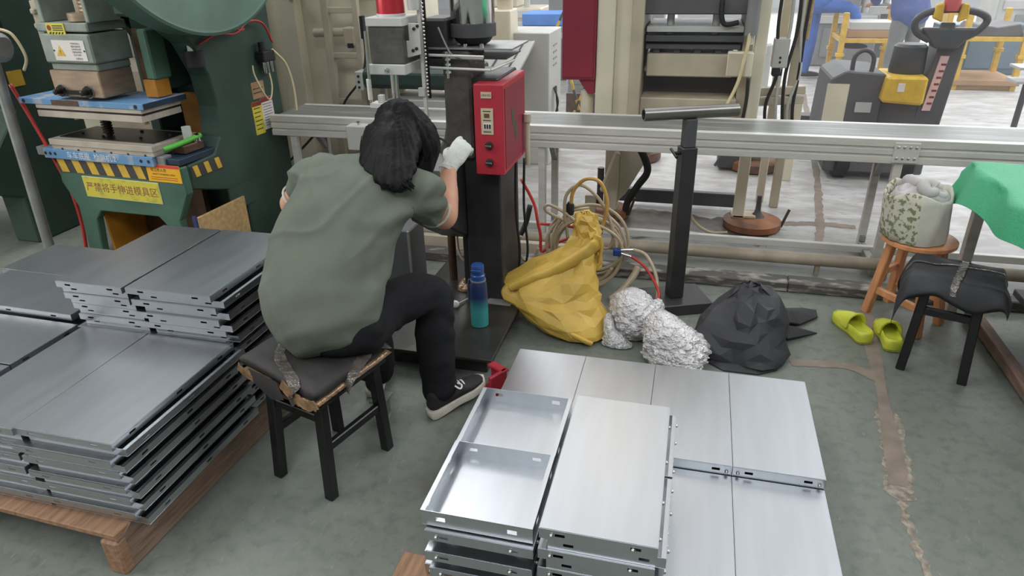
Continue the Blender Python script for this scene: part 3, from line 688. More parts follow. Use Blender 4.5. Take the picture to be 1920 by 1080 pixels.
# gloves with five fingers
def glove(Wp, d, up, name, curl, side=1):
    d = Vector(d).normalized(); up = Vector(up).normalized(); s = d.cross(up).normalized()*side; up = up
    P = lambda a, b, c: Wp+d*a+s*b+up*c
    ch = [[(P(-.035, 0, 0), .033, .028, tuple(s)), (P(-.005, 0, 0), .031, .026), (P(.03, 0, .002), .040, .022), (P(.075, 0, .004), .042, .019), (P(.09, 0, .002), .038, .015)]]
    for k, (b, L) in enumerate(((-.031, .062), (-.0105, .072), (.0105, .068), (.031, .054))):
        c = curl[k]; p0 = P(.075, b, .002); a1 = c; a2 = c*2.1
        p1 = p0+(d*math.cos(a1)-up*math.sin(a1))*L*.5; p2 = p1+(d*math.cos(a2)-up*math.sin(a2))*L*.3; p3 = p2+(d*math.cos(a2*1.3)-up*math.sin(a2*1.3))*L*.22
        ch.append([(p0, .0105, .0105, tuple(s)), (p1, .0098, .0098), (p2, .009, .009), (p3, .0078, .0078)])
    t0 = P(.018, -.034, -.004); ch.append([(t0, .014, .014, tuple(s)), (P(.042, -.05, -.02), .0115, .0115), (P(.068, -.044, -.036), .0098, .0098), (P(.085, -.034, -.044), .008, .008)])
    g = organic(name, ch, M['glove'], w, voxel=.0045, sm_it=2, nseg=12, sub=3)
    c = P(-.036, 0, 0); MB().pipe(c-d*.004, c+d*.008, .0345, .027, 24).build('knit_cuff', M['glove'], g, sm=50)
    return g
glove(WR_R+Vector((.006, .02, .016)), (.30, .68, .60), (.25, -.66, .68), 'glove', (.35, .5, .62, .75), 1)
glove(WR_L+Vector((.008, .02, 0)), (.35, .9, .05), (.1, -.1, 1), 'glove', (.6, .7, .8, .8), -1)
# shoes
def shoe(heel, toe, lift, sgn):
    h = Vector(heel); tt = Vector(toe); d = (tt-h); L = d.length; d.normalize(); up = Vector((0, 0, 1)); s = d.cross(up).normalized(); up = s.cross(d)
    P = lambda a, b, c: h+d*a*L+s*b+up*c
    out = [(0, .0), (.01, .022), (.06, .032), (.2, .034), (.45, .034), (.68, .046), (.84, .044), (.94, .032), (1.0, .0)]
    O = [(a, b) for a, b in out]+[(a, -b) for a, b in out[-2:0:-1]]
    curve = lambda a: .012*max(0, (a-.72)/.28)**2+.0
    mb = MB()
    rows = [(0, .98), (.006, 1.0), (.022, 1.0), (.027, .97)]
    rings = [[P(.5+(a-.5)*k, b*k, z+curve(a)+(.004 if a < .3 else 0)*(z > .01)) for a, b in O] for z, k in rows]
    mb.loft(rings); so = mb.build('sole', M['sole'], w, sm=40)
    ch = [[(P(.13, 0, .055), .028, .034, tuple(s)), (P(.3, 0, .055), .032, .042), (P(.5, 0, .048), .036, .034), (P(.7, 0, .040), .043, .022), (P(.88, 0, .034), .036, .015), (P(.93, 0, .034), .026, .010)],
          [(P(.16, 0, .05), .03, .034, tuple(s)), (P(.2, 0, .09), .034, .042)]]
    u = organic('shoe', ch, M['shoe'], w, voxel=.007, sm_it=3); so.parent = u
    for k, (a, z) in enumerate(((.50, .085), (.57, .077), (.63, .069))):
        MB().tube([P(a, -.026, z-.012), P(a+.01, 0, z+.002), P(a, .026, z-.012)], .0035, 6, 5).build('lace', M['lace'], u, sm=180)
    MB().tube([P(.5, 0, .088), P(.46, .03, .098), P(.5, .05, .085), P(.56, .035, .085), P(.52, .005, .088), P(.50, -.03, .095), P(.56, -.045, .083), P(.58, -.015, .084)], .0035, 6, 6).build('lace', M['lace'], u, sm=180)
    return u
shoe((-.868, 1.985, .004), (-.705, 2.195, .060), .06, 1)
shoe((-1.135, 2.06, .003), (-1.17, 2.255, .045), .03, -1)
# ------------------------------------------------------------------ riveting machine
m = thing('riveting_machine', 'black riveting machine with red control box and chrome bowl feeder beside the worker', 'machine', (-.95, 2.8, 0), world=True)
MB().box((-1.18, 2.34, 0.0), (-.74, 3.16, .098)).build('base_box', M['black'], m, bevel=.004)
MB().box((-1.21, 2.27, .098), (-.70, 3.21, .11)).build('base_plate', M['blackplate'], m, bevel=.002)
MB().box((-.955, 2.80, .11), (-.79, 3.12, 1.13)).build('pedestal', M['black'], m, bevel=.006)
MB().box((-1.0, 2.86, .11), (-.955, 3.06, .9)).build('pedestal_web', M['black'], m, bevel=.004)
# lower arm with chamfered end, holding the anvil
mb = MB(); mb.prism([(2.50, .60), (2.50, .76), (2.56, .80), (3.0, .84), (3.0, .42), (2.84, .40), (2.66, .50)], 'X', -1.10, -.955); mb.build('lower_arm', M['black'], m, bevel=.008)
MB().box((-1.22, 2.50, .74), (-1.05, 2.72, .80)).build('anvil_arm', M['black'], m, bevel=.006)
MB().lathe([(.035, .80), (.035, .83), (.014, .84), (.012, .885), (.007, .89)], (-1.17, 2.62, 0), 18).build('anvil', M['chrome'], m, sm=40)
# neck: C-shaped cast web, concave toward the worker
pts = [(-1.02, 1.24), (-1.02, 1.0), (-1.022, .93), (-1.035, .87), (-1.075, .825), (-1.075, .79), (-.90, .79), (-.90, 1.24)]
mb = MB(); mb.prism(pts, 'Y', 2.78, 3.0); mb.build('cast_neck', M['black_c'], m, bevel=.01)
MB().box((-1.11, 2.80, 1.16), (-1.0, 2.98, 1.36)).build('upper_arm', M['black'], m, bevel=.01)
# riveting head
MB().box((-1.268, 2.62, 1.345), (-1.112, 2.80, 1.378)).build('head_top_plate', M['grey_l'], m, bevel=.003)
MB().box((-1.262, 2.625, 1.205), (-1.116, 2.80, 1.345)).build('head_block', M['black_c'], m, bevel=.004)
hp = MB().box((-1.270, 2.615, 1.165), (-1.114, 2.80, 1.205)).build('head_lower_plate', M['grey_l'], m, bevel=.003)
MB().lathe([(.009, 0), (.009, -.012), (.005, -.016)], (-1.19, 2.615, 1.185), 12, 'Y').build('bolt', M['stud'], hp)
MB().lathe([(.055, 1.378), (.055, 1.60), (.045, 1.63)], (-1.19, 2.70, 0), 28).build('motor', M['red_motor'], m, sm=40)
MB().lathe([(.058, 1.378), (.058, 1.386), (.0552, 1.388)], (-1.19, 2.70, 0), 28).build('motor_flange', M['alu'], m, sm=30)
MB().lathe([(.016, 1.0), (.016, 1.165)], (-1.185, 2.66, 0), 14).build('spindle', M['chrome'], m, sm=40)
MB().lathe([(.006, .93), (.011, .95), (.011, 1.0)], (-1.185, 2.66, 0), 12).build('rivet_punch', M['die_d'], m, sm=40)
MB().cyl((-1.262, 2.60, 1.33), (-1.268, 2.60, 1.06), .006, n=10).build('guide_rod', M['chrome'], m, sm=40)
MB().cyl((-1.269, 2.60, 1.15), (-1.269, 2.60, 1.07), .0095, n=12).build('air_cylinder', M['alu'], m, sm=40)
MB().box((-1.275, 2.60, 1.035), (-1.20, 2.66, 1.055)).build('clamp_block', M['grey_l'], m, bevel=.002)
MB().box((-1.245, 2.615, 1.055), (-1.222, 2.64, 1.085)).build('sensor_block', M['alu'], m, bevel=.002)
MB().box((-1.225, 2.64, .985), (-1.205, 2.665, 1.035)).build('jaw', M['die_d'], m, bevel=.002)
for dx in (-.03, -.012, .02): MB().cyl((-1.185+dx, 2.645, 1.05), (-1.185+dx*.6, 2.645, .97), .0035, n=8).build('guide_pin', M['brown_steel'], m, sm=40)
# bracket, feed rail with rollers
br = MB(); br.prism([(-1.105, 1.355), (-1.06, 1.355), (-1.06, 1.24), (-1.12, 1.225), (-1.12, 1.29), (-1.105, 1.29)], 'Y', 2.655, 2.663); br = br.build('bracket_plate', M['grey_l'], m, bevel=.002)
for x, z in ((-1.08, 1.335), (-1.065, 1.345), (-1.09, 1.255), (-1.075, 1.262)): MB().lathe([(.006, 0), (.006, -.006), (.003, -.008)], (x, 2.655, z), 10, 'Y').build('bolt', M['die_d'], br)
MB().box((-1.082, 2.70, .97), (-1.068, 2.715, 1.46)).build('feed_rail', M['alu'], m, bevel=.001)
for i in range(26):
    z = 1.075+i*.0145; MB().lathe([(.001, -.0055), (.0045, -.004), (.006, 0), (.0045, .004), (.001, .0055)], (-1.058, 2.70, z), 10).build('feed_roller', M['chrome'], m, sm=180)
MB().box((-1.063, 2.712, 1.06), (-1.052, 2.72, 1.46)).build('roller_backing', M['die_d'], m)
MB().box((-1.098, 2.69, 1.07), (-1.07, 2.705, 1.105)).build('rail_block', M['grey_l'], m, bevel=.002)
MB().lathe([(.022, 1.40), (.024, 1.42), (.024, 1.50)], (-1.09, 2.69, 0), 16).build('white_cap', M['grey_l'], m, sm=40)
# bowl feeder
MB().lathe([(.090, 1.335), (.092, 1.34), (.092, 1.56), (.086, 1.56), (.086, 1.36)], (-.918, 2.90, 0), 40).build('feeder_bowl', M['chrome'], m, sm=40)
MB().lathe([(.096, 1.285), (.096, 1.335)], (-.918, 2.90, 0), 40).build('feeder_base_ring', M['grey_d'], m, sm=40)
MB().lathe([(.05, 1.25), (.07, 1.262), (.085, 1.285)], (-.918, 2.90, 0), 30).build('feeder_damper', M['rubber'], m, sm=40)
MB().box((-1.09, 2.78, 1.243), (-.72, 3.06, 1.25)).build('feeder_plate', M['alu_d'], m, bevel=.001)
MB().box((-1.08, 2.80, 1.205), (-.75, 3.04, 1.211)).build('feeder_shelf', M['black'], m, bevel=.001)
for (a, b) in (((-1.08, 2.745, 1.226), (-.83, 2.745, 1.222)), ((-1.07, 2.74, 1.178), (-.80, 2.74, 1.172)), ((-.80, 2.74, 1.172), (-.735, 2.86, 1.195)), ((-.98, 2.77, 1.214), (-.84, 2.77, 1.211))):
    MB().cyl(a, b, .0055, n=10).build('feeder_rod', M['alu'], m, sm=40)
MB().cyl((-.985, 2.752, 1.135), (-.985, 2.752, 1.24), .006, n=10).build('levelling_screw', M['chrome'], m, sm=40)
for z in (1.155, 1.185, 1.205, 1.23): MB().lathe([(.012, z), (.012, z+.009)], (-.985, 2.752, 0), 6).build('hex_nut', M['chrome'], m)
for x in (-1.01, -.93, -.86): MB().lathe([(.009, 1.25), (.009, 1.262), (.004, 1.265)], (x, 2.82, 0), 10).build('plate_bolt', M['stud'], m)
MB().tube([(-1.02, 2.76, 1.33), (-.99, 2.75, 1.27), (-.965, 2.745, 1.23), (-.93, 2.76, 1.21)], .004, 6, 5).build('air_tube', M['grey'], m, sm=180)
# red control box
r = MB(); r.box((-.872, 2.72, .745), (-.748, 3.10, 1.12)); r = r.build('control_box', M['red'], m, bevel=.004)
MB().box((-.7482, 2.745, .765), (-.7455, 3.08, 1.10)).build('side_cover', M['red_d'], r, bevel=.001)
MB().box((-.838, 2.716, 1.055-.02+.055), (-.792, 2.7205, 1.118-.008)).build('name_plate', M['paper'], r) if False else None
npz = MB().box((-.840, 2.7165, 1.035+.03), (-.795, 2.7205, 1.09)).build('name_plate', mat('beige_metal_plate', (196, 182, 152), .5, 0, .05, 8), r, bevel=.0005)
text('LK6102', 'lettering', M['ink'], npz, (-.8175, 2.7165, 1.0775), (1, 0, 0), (0, 0, 1), .013)
tp = MB().box((-.842, 2.7165, .918), (-.790, 2.7205, 1.025)).build('timer_panel', MATS['beige_metal_plate'], r, bevel=.0005)
MB().box((-.828, 2.7145, .988), (-.806, 2.7166, 1.004)).build('display', mat('brown_display', (96, 78, 60), .3, 0, .1, 8), tp)
tw = MB().box((-.832, 2.715, .939), (-.798, 2.7166, .965)).build('thumbwheels', M['paper'], tp)
for i in range(3): MB().box((-.829+i*.0105, 2.7135, .943), (-.822+i*.0105, 2.7152, .961)).build('thumbwheel', M['ink'], tw)
for z in (1.012, .975, .928): MB().box((-.833, 2.7158, z), (-.800, 2.7166, z+.0035)).build('printed_line', M['ink'], tp)
for z in (.872, .800):
    kn = MB().lathe([(.017, 0), (.017, -.006), (.012, -.008), (.012, -.018)], (-.812, 2.72, z), 18, 'Y').build('selector_knob', M['ink'], r, sm=40)
    MB().box((-.826, 2.698, z-.004), (-.798, 2.706, z+.004)).build('knob_lever', M['stud'], kn, bevel=.001)
pts = [(2.84, 1.005), (2.875, 1.0), (2.895, .945), (2.925, .93), (2.945, .845), (2.905, .86), (2.885, .915), (2.855, .935)]
mb = MB(); mb.prism(pts, 'X', -.7456, -.7448); mb.build('faded_emblem', M['screen_grn'], r)
MB().cyl((-.728, 3.06, .70), (-.728, 3.06, .92), .012, n=12).build('side_post', M['cream_d'], m, sm=40)
MB().lathe([(.018, .90), (.018, .935)], (-.728, 3.06, 0), 14).build('post_cap', M['cream_d'], m, sm=40)
for x, z0, y in ((-.765, .16, 2.98), (-.735, .22, 3.02)):
    MB().tube([(x, y, .74), (x-.004, y, .5), (x+.012, y, .3), (x+.006, y-.01, z0)], .006, 8, 6).build('cable', M['rubber'], m, sm=180)
MB().cyl((-1.10, 2.98, .11), (-1.10, 2.98, .5), .02, n=14).build('rear_post', M['brown_steel'], m, sm=40)
MB().tube([(-1.02, 3.0, .5), (-1.06, 2.96, .38), (-1.04, 2.93, .26), (-.97, 2.92, .22)], .006, 8, 6).build('cable', M['hose'], m, sm=180)
# working wires near the glove
MB().tube([(-1.03, 2.66, .90), (-.985, 2.62, .918), (-.94, 2.58, .90), (-.915, 2.55, .885)], .005, 8, 5).build('tool_hose', M['die_d'], m, sm=180)
# grey steel cover beside the pedestal
b = thing('steel_cover_box', 'plain grey steel cover box standing behind the worker next to the machine base', 'box', (-1.36, 3.0, 0), world=True)
mb = MB(); mb.box((-1.47, 2.93, 0), (-1.30, 3.12, .37)); mb.build('body', M['grey_d'], b, bevel=.006)
MB().box((-1.312, 2.922, .0), (-1.298, 2.93, .37)).build('edge_flange', M['alu_d'], b, bevel=.001)
# white junction box on the conveyor
jb = thing('junction_box', 'small white junction box fixed to the conveyor front left of the head', 'junction box', (-1.82, 3.64, .56), world=True)
MB().box((-1.935, 3.60, .57), (-1.735, 3.688, .712)).build('case', M['grey_l'], jb, bevel=.005)
MB().lathe([(.008, .712), (.008, .722), (.012, .724), (.012, .732)], (-1.87, 3.64, 0), 12).build('top_screw', M['stud'], jb, sm=40)
# foot pedal
fp = thing('foot_pedal', 'red cast foot pedal in front of the worker\'s shoe', 'pedal', (-.68, 2.22, 0), world=True)
d = math.radians(-30)
MB().box((-.72, 2.17, 0), (-.64, 2.275, .018), rot=d).build('pedal_base', M['red'], fp, bevel=.004)
MB().box((-.658, 2.17, .018), (-.642, 2.265, .10), rot=d, piv=(-.68, 2.22, 0)).build('side_guard', M['red'], fp, bevel=.004)
MB().box((-.73, 2.235, .085), (-.64, 2.275, .10), rot=d, piv=(-.68, 2.22, 0)).build('hood', M['red'], fp, bevel=.005)
MB().box((-.715, 2.24, .018), (-.70, 2.27, .09), rot=d, piv=(-.68, 2.22, 0)).build('side_guard', M['red'], fp, bevel=.004)
# caster under the stool
ct = thing('caster_wheel', 'white caster wheel on the floor beneath the worker\'s stool', 'caster', (-1.03, 1.93, 0), world=True)
MB().lathe([(.018, -.016), (.043, -.014), (.045, 0), (.043, .014), (.018, .016)], (-1.03, 1.93, .045), 24, 'X').build('wheel', M['sole'], ct, sm=40)
MB().lathe([(.016, -.02), (.016, .02)], (-1.03, 1.93, .045), 14, 'X').build('hub', M['alu_d'], ct, sm=40)
for s in (-1, 1): MB().box((-1.03+s*.022-.002, 1.91, .04), (-1.03+s*.022+.002, 1.95, .11)).build('fork', M['alu_d'], ct)
MB().box((-1.06, 1.89, .108), (-1.0, 1.97, .114)).build('mounting_plate', M['alu_d'], ct)
# water bottle
bt = thing('water_bottle', 'blue to teal sports water bottle standing on the black base plate', 'bottle', (-.832, 2.55, .11), world=False)
def grad_mat():
    mm = bpy.data.materials.new('blue_to_teal_plastic'); mm.use_nodes = True; nt = mm.node_tree; bb = nt.nodes['Principled BSDF']
    tc = nt.nodes.new('ShaderNodeTexCoord'); sp = nt.nodes.new('ShaderNodeSeparateXYZ'); r_ = nt.nodes.new('ShaderNodeValToRGB')
    nt.links.new(tc.outputs['Object'], sp.inputs[0]); mr = nt.nodes.new('ShaderNodeMapRange'); mr.inputs[2].default_value = .22
    nt.links.new(sp.outputs['Z'], mr.inputs[0]); nt.links.new(mr.outputs[0], r_.inputs[0]); e = r_.color_ramp.elements
    e[0].color = (*lin((62, 148, 146)), 1); e[0].position = .36; e[1].color = (*lin((36, 50, 92)), 1); e[1].position = .66
    nt.links.new(r_.outputs[0], bb.inputs['Base Color']); bb.inputs['Roughness'].default_value = .3
    return mm
MB().lathe([(.034, 0), (.039, .004), (.0395, .05), (.039, .15), (.037, .195), (.033, .215), (.030, .22)], (0, 0, 0), 32).build('body', grad_mat(), bt, sm=40)
cp = MB().lathe([(.030, .222), (.031, .226), (.031, .245), (.027, .249), (.028, .286), (.025, .292), (.012, .294)], (0, 0, 0), 32).build('cap', mat('blue_cap_plastic', (44, 78, 140), .28, 0, .1, 10), bt, sm=40)
MB().box((-.022, -.03, .262), (.024, -.024, .276)).build('cap_latch', MATS['blue_cap_plastic'], cp, bevel=.002)
MB().lathe([(.0315, .218), (.0345, .218), (.0345, .224), (.0315, .224)], (0, 0, 0), 32).build('neck_ring', M['grey'], bt, sm=40)
MB().tube([(-.036, -.006, .222), (-.043, -.006, .2), (-.044, -.006, .12), (-.041, -.006, .11)], .005, 8, 5).build('carry_strap', mat('navy_strap', (70, 76, 98), .6, 0, .1, 10), bt, sm=180)
# small things on the base plate
pp = thing('paper_sheet', 'grey sheet of paper lying folded on the base plate next to the yellow bag', 'paper', (-.80, 2.85, .1105), world=True)
MB().add([(-.865, 2.75, .112), (-.745, 2.745, .112), (-.735, 2.86, .113), (-.86, 2.86, .113), (-.865, 2.75, .1105), (-.745, 2.745, .1105), (-.735, 2.86, .1105), (-.86, 2.86, .1105)], [(0,1,2,3),(7,6,5,4),(0,4,5,1),(1,5,6,2),(2,6,7,3),(3,7,4,0)]).build('flat_half', M['grey'], pp)
MB().prism([(-.78, 2.87), (-.735, 2.865), (-.72, 3.02), (-.76, 3.05)], 'Z', .1105, .13).build('raised_half', M['grey'], pp)
kn2 = thing('spool_tool', 'small white spool on a wire lying on the base plate by the pedestal', 'spool', (-.985, 2.66, .11), world=True)
MB().lathe([(.014, -.008), (.017, -.006), (.017, .006), (.014, .008)], (-.99, 2.68, .128), 18, 'Y').build('spool', M['paper'], kn2, sm=40)
MB().cyl((-.985, 2.69, .125), (-.955, 2.77, .118), .003, n=8).build('wire_handle', M['alu'], kn2)
cl = thing('orange_clip', 'orange plastic clip lying by the worker\'s knee on the base plate', 'clip', (-1.01, 2.55, .11), world=True)
mb = MB(); mb.prism([(-1.05, 2.56), (-1.015, 2.50), (-.995, 2.515), (-1.02, 2.575)], 'Z', .111, .124); mb.build('jaw', mat('orange_plastic', (226, 92, 50), .45, 0, .08, 12), cl, bevel=.002)
MB().cyl((-1.01, 2.53, .118), (-.955, 2.545, .116), .003, n=8).build('pin', M['paper'], cl)
rv = thing('rivet_bag', 'crumpled clear bag of rivets on the base plate against the pedestal', 'bag', (-1.0, 2.88, .11), world=True)
mb = blob([(-1.0, 2.89, .16, .01, .01), (-1.0, 2.885, .15, .03, .025), (-1.0, 2.88, .13, .042, .035), (-1.0, 2.88, .112, .045, .04)], 24, 4, lambda th, t, p: .2*fnoise((p.x*40, p.y*40, p.z*40)))
mb.build('bag', M['tape'], rv, sm=60)
# ------------------------------------------------------------------ green punch press at the left
g = thing('punch_press', 'green punch press with yellow warning sign behind the left panel stacks', 'press', (-2.9, 2.98, 0), rz=math.radians(-4))
pts = [(-.53, .612), (.332, .612), (.338, .47), (.245, .31), (.24, 0), (.16, 0), (.155, .26), (.10, .32), (-.31, .315), (-.36, .26), (-.40, 0), (-.50, 0), (-.475, .33), (-.545, .47)]
MB().prism(pts, 'Y', 0, .05).build('bed_front', M['green'], g, bevel=.006)
MB().box((-.53, .05, .53), (.325, .72, .605)).build('bed_table', M['green_d'], g, bevel=.004)
fr = [(.45, 0), (.93, 0), (.93, 2.1), (-.05, 2.1), (-.05, 1.36), (.10, 1.33), (.26, 1.20), (.34, 1.03), (.36, .86), (.33, .70), (.26, .62), (.05, .61), (.05, .48), (.30, .40), (.45, .33)]
MB().prism(fr, 'X', .20, .335).build('side_frame', M['green_d'], g, bevel=.008)
MB().prism(fr, 'X', -.56, -.46).build('side_frame', M['green_d'], g, bevel=.008) if False else None
MB().prism([(.60, 0), (.93, 0), (.93, 2.1), (.3, 2.1), (.3, 1.45), (.60, 1.2)], 'X', -.42, -.34).build('side_frame', M['green_d'], g, bevel=.008)
MB().box((-.36, .80, 0), (.22, .90, 2.1)).build('rear_plate', M['green_d'], g, bevel=.004)
MB().box((-.30, .26, 1.40), (.22, .60, 2.1)).build('crown', M['green_d'], g, bevel=.01)
MB().box((-.33, .30, 0), (.15, .34, .53)).build('inner_guard', M['brown_steel'], g)
MB().box((-.36, .05, 0), (-.345, .34, .50)).build('inner_guard', M['orange'], g)
MB().box((-.10, .55, .62), (.10, .60, .88)).build('rear_guard', M['orange'], g, bevel=.004)
MB().box((.335, .30, .27), (.345, .50, .40)).build('kick_plate', M['green_d'], g)
# wooden box tucked under the bed
MB().box((.345, .0, .0), (.36, .40, .335)).build('wood_sheet', M['plank'], g, bevel=.002)
MB().box((.343, -.012, .0), (.365, .0, .35)).build('wood_sheet_edge', mat('blue_edge_strip', (44, 52, 96), .5, 0, .1, 8), g)
# hazard band
hb = MB().box((-.53, -.0025, .532), (.10, 0, .608)).build('hazard_band', mat('hazard_black', (66, 64, 64), .55, 0, .12, 8), g)
for i in range(6):
    x = -.525+i*.108; MB().prism([(x, .606), (x+.052, .606), (x+.072, .534), (x+.02, .534)], 'Y', -.0045, -.0025).build('hazard_stripe', M['yellow'], hb)
hs2 = MB().box((.336, .06, .535), (.3385, .32, .603)).build('hazard_band', MATS['hazard_black'], g)
for i in range(3):
    y = .075+i*.085; MB().prism([(y, .60), (y+.035, .60), (y+.05, .538), (y+.015, .538)], 'X', .3385, .3405).build('hazard_stripe', M['yellow'], hs2)
st = MB().box((.105, -.004, .528), (.325, -.0008, .622)).build('warning_sticker', M['amber'], g)
MB().box((.105, -.0052, .606), (.325, -.0038, .622)).build('red_header', mat('red_sticker_ink', (214, 70, 60), .5, 0, .08, 10), st)
text('非工作人员', 'lettering', M['ink'], st, (.185, -.004, .592), (1, 0, 0), (0, 0, 1), .021)
text('SAFETY WORKING AREA', 'lettering', M['ink'], st, (.215, -.004, .570), (1, 0, 0), (0, 0, 1), .0135)
for z in (.552, .541): MB().box((.125, -.0049, z), (.30, -.0038, z+.0025)).build('printed_line', M['ink_red'], st)
sg = MB().box((-.373, -.004, .403), (.155, -.0008, .515)).build('warning_sign', M['lemon'], g)
MB().box((-.376, -.003, .399), (.158, -.0004, .519)).build('sign_border', mat('pale_sign_border', (216, 214, 170), .5, 0, .06, 10), g)
text('严禁将手伸进模具区', 'lettering', mat('faded_red_lettering', (150, 86, 62), .6, 0, .2, 40), sg, (-.109, -.004, .457), (1, 0, 0), (0, 0, 1), .056)
# lower die set
lb = MB().box((-.585, -.02, .612), (.18, .34, .664)).build('lower_bolster', M['die_blue'], g, bevel=.002)
text('车车底座  检测机.2', 'painted_lettering', M['ink_white'], lb, (-.24, -.0215, .637), (1, 0, 0), (0, 0, 1), .042)
for x in (-.57, -.535, -.50, .10, .15): MB().lathe([(.009, 0), (.009, -.002)], (x, -.020, .640), 10, 'Y').build('bolt_hole', M['ink'], lb)
MB().box((-.66, .0, .618), (-.59, .06, .665)).build('clamp_block', M['grey'], g, bevel=.003)
MB().box((.185, .0, .615), (.235, .06, .664)).build('clamp_block', M['grey'], g, bevel=.003)
MB().box((.205, .012, .618), (.325, .30, .652)).build('blue_clamp_bar', M['blue_d'], g, bevel=.003)
MB().box((-.515, -.012, .664), (.19, .30, .690)).build('lower_die_plate', M['die'], g, bevel=.002)
MB().box((-.52, -.02, .690), (.195, .31, .722)).build('lower_die', M['die'], g, bevel=.002)
MB().box((-.49, .03, .722), (.16, .28, .727)).build('die_face', M['die_d'], g, bevel=.001)
for i in range(6): MB().box((-.45+i*.115, -.0135, .664), (-.438+i*.115, -.011, .674)).build('die_notch', M['ink'], g)
for x, y in ((-.40, .10), (-.22, .07), (.02, .09), (.12, .2), (-.1, .22)): MB().lathe([(.009, .727), (.009, .736), (.005, .738)], (x, y, 0), 10).build('die_screw', M['die_d'], g)
MB().lathe([(.024, .727), (.024, .84)], (.235, .20, -.06), 16).build('guide_bush', M['grey_l'], g, sm=40)
mb = MB(); mb.tube([(-.23+.024*math.cos(a*1.0), .12+.024*math.sin(a), .735+a*.0022) for a in [i*.5 for i in range(90)]], .005, 5, 1); mb.build('spring', M['die_d'], g, sm=180)
MB().cyl((-.23, .12, .727), (-.23, .12, .84), .016, n=12).build('spring_post', M['die_d'], g, sm=40)
lv = MB().tube([(.235, .02, .70), (.25, .06, .705), (.27, .14, .715), (.285, .24, .728)], .014, 10, 5).build('lever_grip', mat('bright_green_grip', (88, 176, 66), .4, 0, .08, 12), g, sm=180)
MB().box((.20, .10, .655), (.29, .25, .70)).build('lever_mount', M['brown_steel'], g, bevel=.005)
MB().lathe([(.02, .70), (.02, .735), (.012, .74)], (.275, .22, 0), 14).build('lever_bolt', M['chrome'], g, sm=40)
# upper die set
ud = MB().box((-.665, -.005, .905), (.187, .30, .936)).build('upper_die_shoe', M['die_blue'], g, bevel=.002)
MB().box((.187, 0, .906), (.189, .30, .935)).build('shoe_end', M['blue_d'], ud)
MB().box((-.43, -.0065, .907), (-.24, -.0048, .934)).build('bare_steel_patch', M['brown_steel'], ud)
for x in (-.63, .14): MB().lathe([(.011, 0), (.011, -.002)], (x, -.005, .92), 10, 'Y').build('bolt_hole', M['ink'], ud)
MB().box((-.56, .0, .883), (.165, .28, .905)).build('upper_die_plate', M['die'], g, bevel=.002)
MB().box((-.55, .01, .872), (.16, .27, .883)).build('stripper_gap', M['die_d'], g)
MB().box((-.56, .0, .838), (.158, .28, .872)).build('stripper_plate', M['die'], g, bevel=.002)
for x in (-.36, .12): MB().lathe([(.013, .818), (.013, .838)], (x, .06, 0), 12).build('stripper_bolt', M['copper'], g, sm=40)
# ram
MB().box((-.385, .0, .953), (-.055, .22, 1.087)).build('ram_clamp', M['copper'], g, bevel=.005)
for x in (-.325, -.145):
    MB().lathe([(.030, 0), (.030, -.018)], (x, 0, .985), 6, 'Y').build('hex_nut', M['die_d'], g)
    MB().lathe([(.034, .0), (.034, -.006)], (x, 0, .985), 20, 'Y').build('washer', M['alu_d'], g)
    MB().lathe([(.015, -.018), (.015, -.05), (.011, -.053)], (x, 0, .985), 14, 'Y').build('bolt_end', M['die_d'], g, sm=40)
MB().bar((-.30, -.012, .98), (-.17, -.012, .98), .012, .022).build('link_bar', M['die_d'], g)
MB().box((-.36, .005, 1.087), (-.05, .22, 1.125)).build('ram_lower', M['greygreen'], g, bevel=.006)
MB().box((-.37, -.012, 1.125), (-.04, .24, 1.268)).build('ram_block', M['greygreen'], g, bevel=.008)
MB().box((-.38, -.004, 1.276), (-.04, .24, 1.32)).build('ram_cap', M['greygreen'], g, bevel=.006)
MB().box((-.39, .05, 1.0), (-.37, .22, 1.9)).build('gib_rail', M['cream_d'], g, bevel=.003)
pp_ = MB().box((-.29, -.0155, 1.140), (-.078, -.012, 1.238)).build('instruction_plate', M['paper'], g)
MB().prism([(-.272, 1.163), (-.215, 1.163), (-.2435, 1.215)], 'Y', -.0168, -.0154).build('warning_triangle', M['yellow'], pp_)
text('!', 'triangle_mark', M['ink'], pp_, (-.2435, -.0168, 1.181), (1, 0, 0), (0, 0, 1), .028)
for i, s in enumerate(('严禁将手伸入', '模具内操作机', '台检修时必须', '切断电源停机', '后方可进行')): text(s, 'lettering', M['ink'], pp_, (-.135, -.0155, 1.222-i*.0135), (1, 0, 0), (0, 0, 1), .0105)
text('注意安全', 'lettering', M['ink'], pp_, (-.13, -.0155, 1.150), (1, 0, 0), (0, 0, 1), .0115)
for x in (-.284, -.085): MB().lathe([(.0045, 0), (.0045, -.002)], (x, -.0155, 1.188), 8, 'Y').build('plate_rivet', M['die_d'], pp_)
ys = MB().box((-.305, -.008, 1.262), (-.185, -.0045, 1.318)).build('yellow_label', M['lemon'], g)
MB().lathe([(.013, 0), (.013, -.0012)], (-.285, -.008, 1.296), 16, 'Y').build('red_symbol', M['ink_red'], ys)
for z in (1.306, 1.296, 1.286): MB().box((-.262, -.0092, z-.0025), (-.195, -.0078, z+.0015)).build('printed_line', M['ink'], ys)
for i in range(5): MB().prism([(-.292+i*.02, 1.266), (-.284+i*.02, 1.266), (-.277+i*.02, 1.276), (-.285+i*.02, 1.276)], 'Y', -.0092, -.0078).build('printed_stripe', M['ink'], ys)
MB().lathe([(.085, 1.325), (.085, 1.362)], (-.128, .09, 0), 28).build('adjusting_collar', M['copper'], g, sm=40)
mb = MB(); prof = []
for i in range(16): prof += [(.036, 1.362+i*.018), (.041, 1.371+i*.018)]
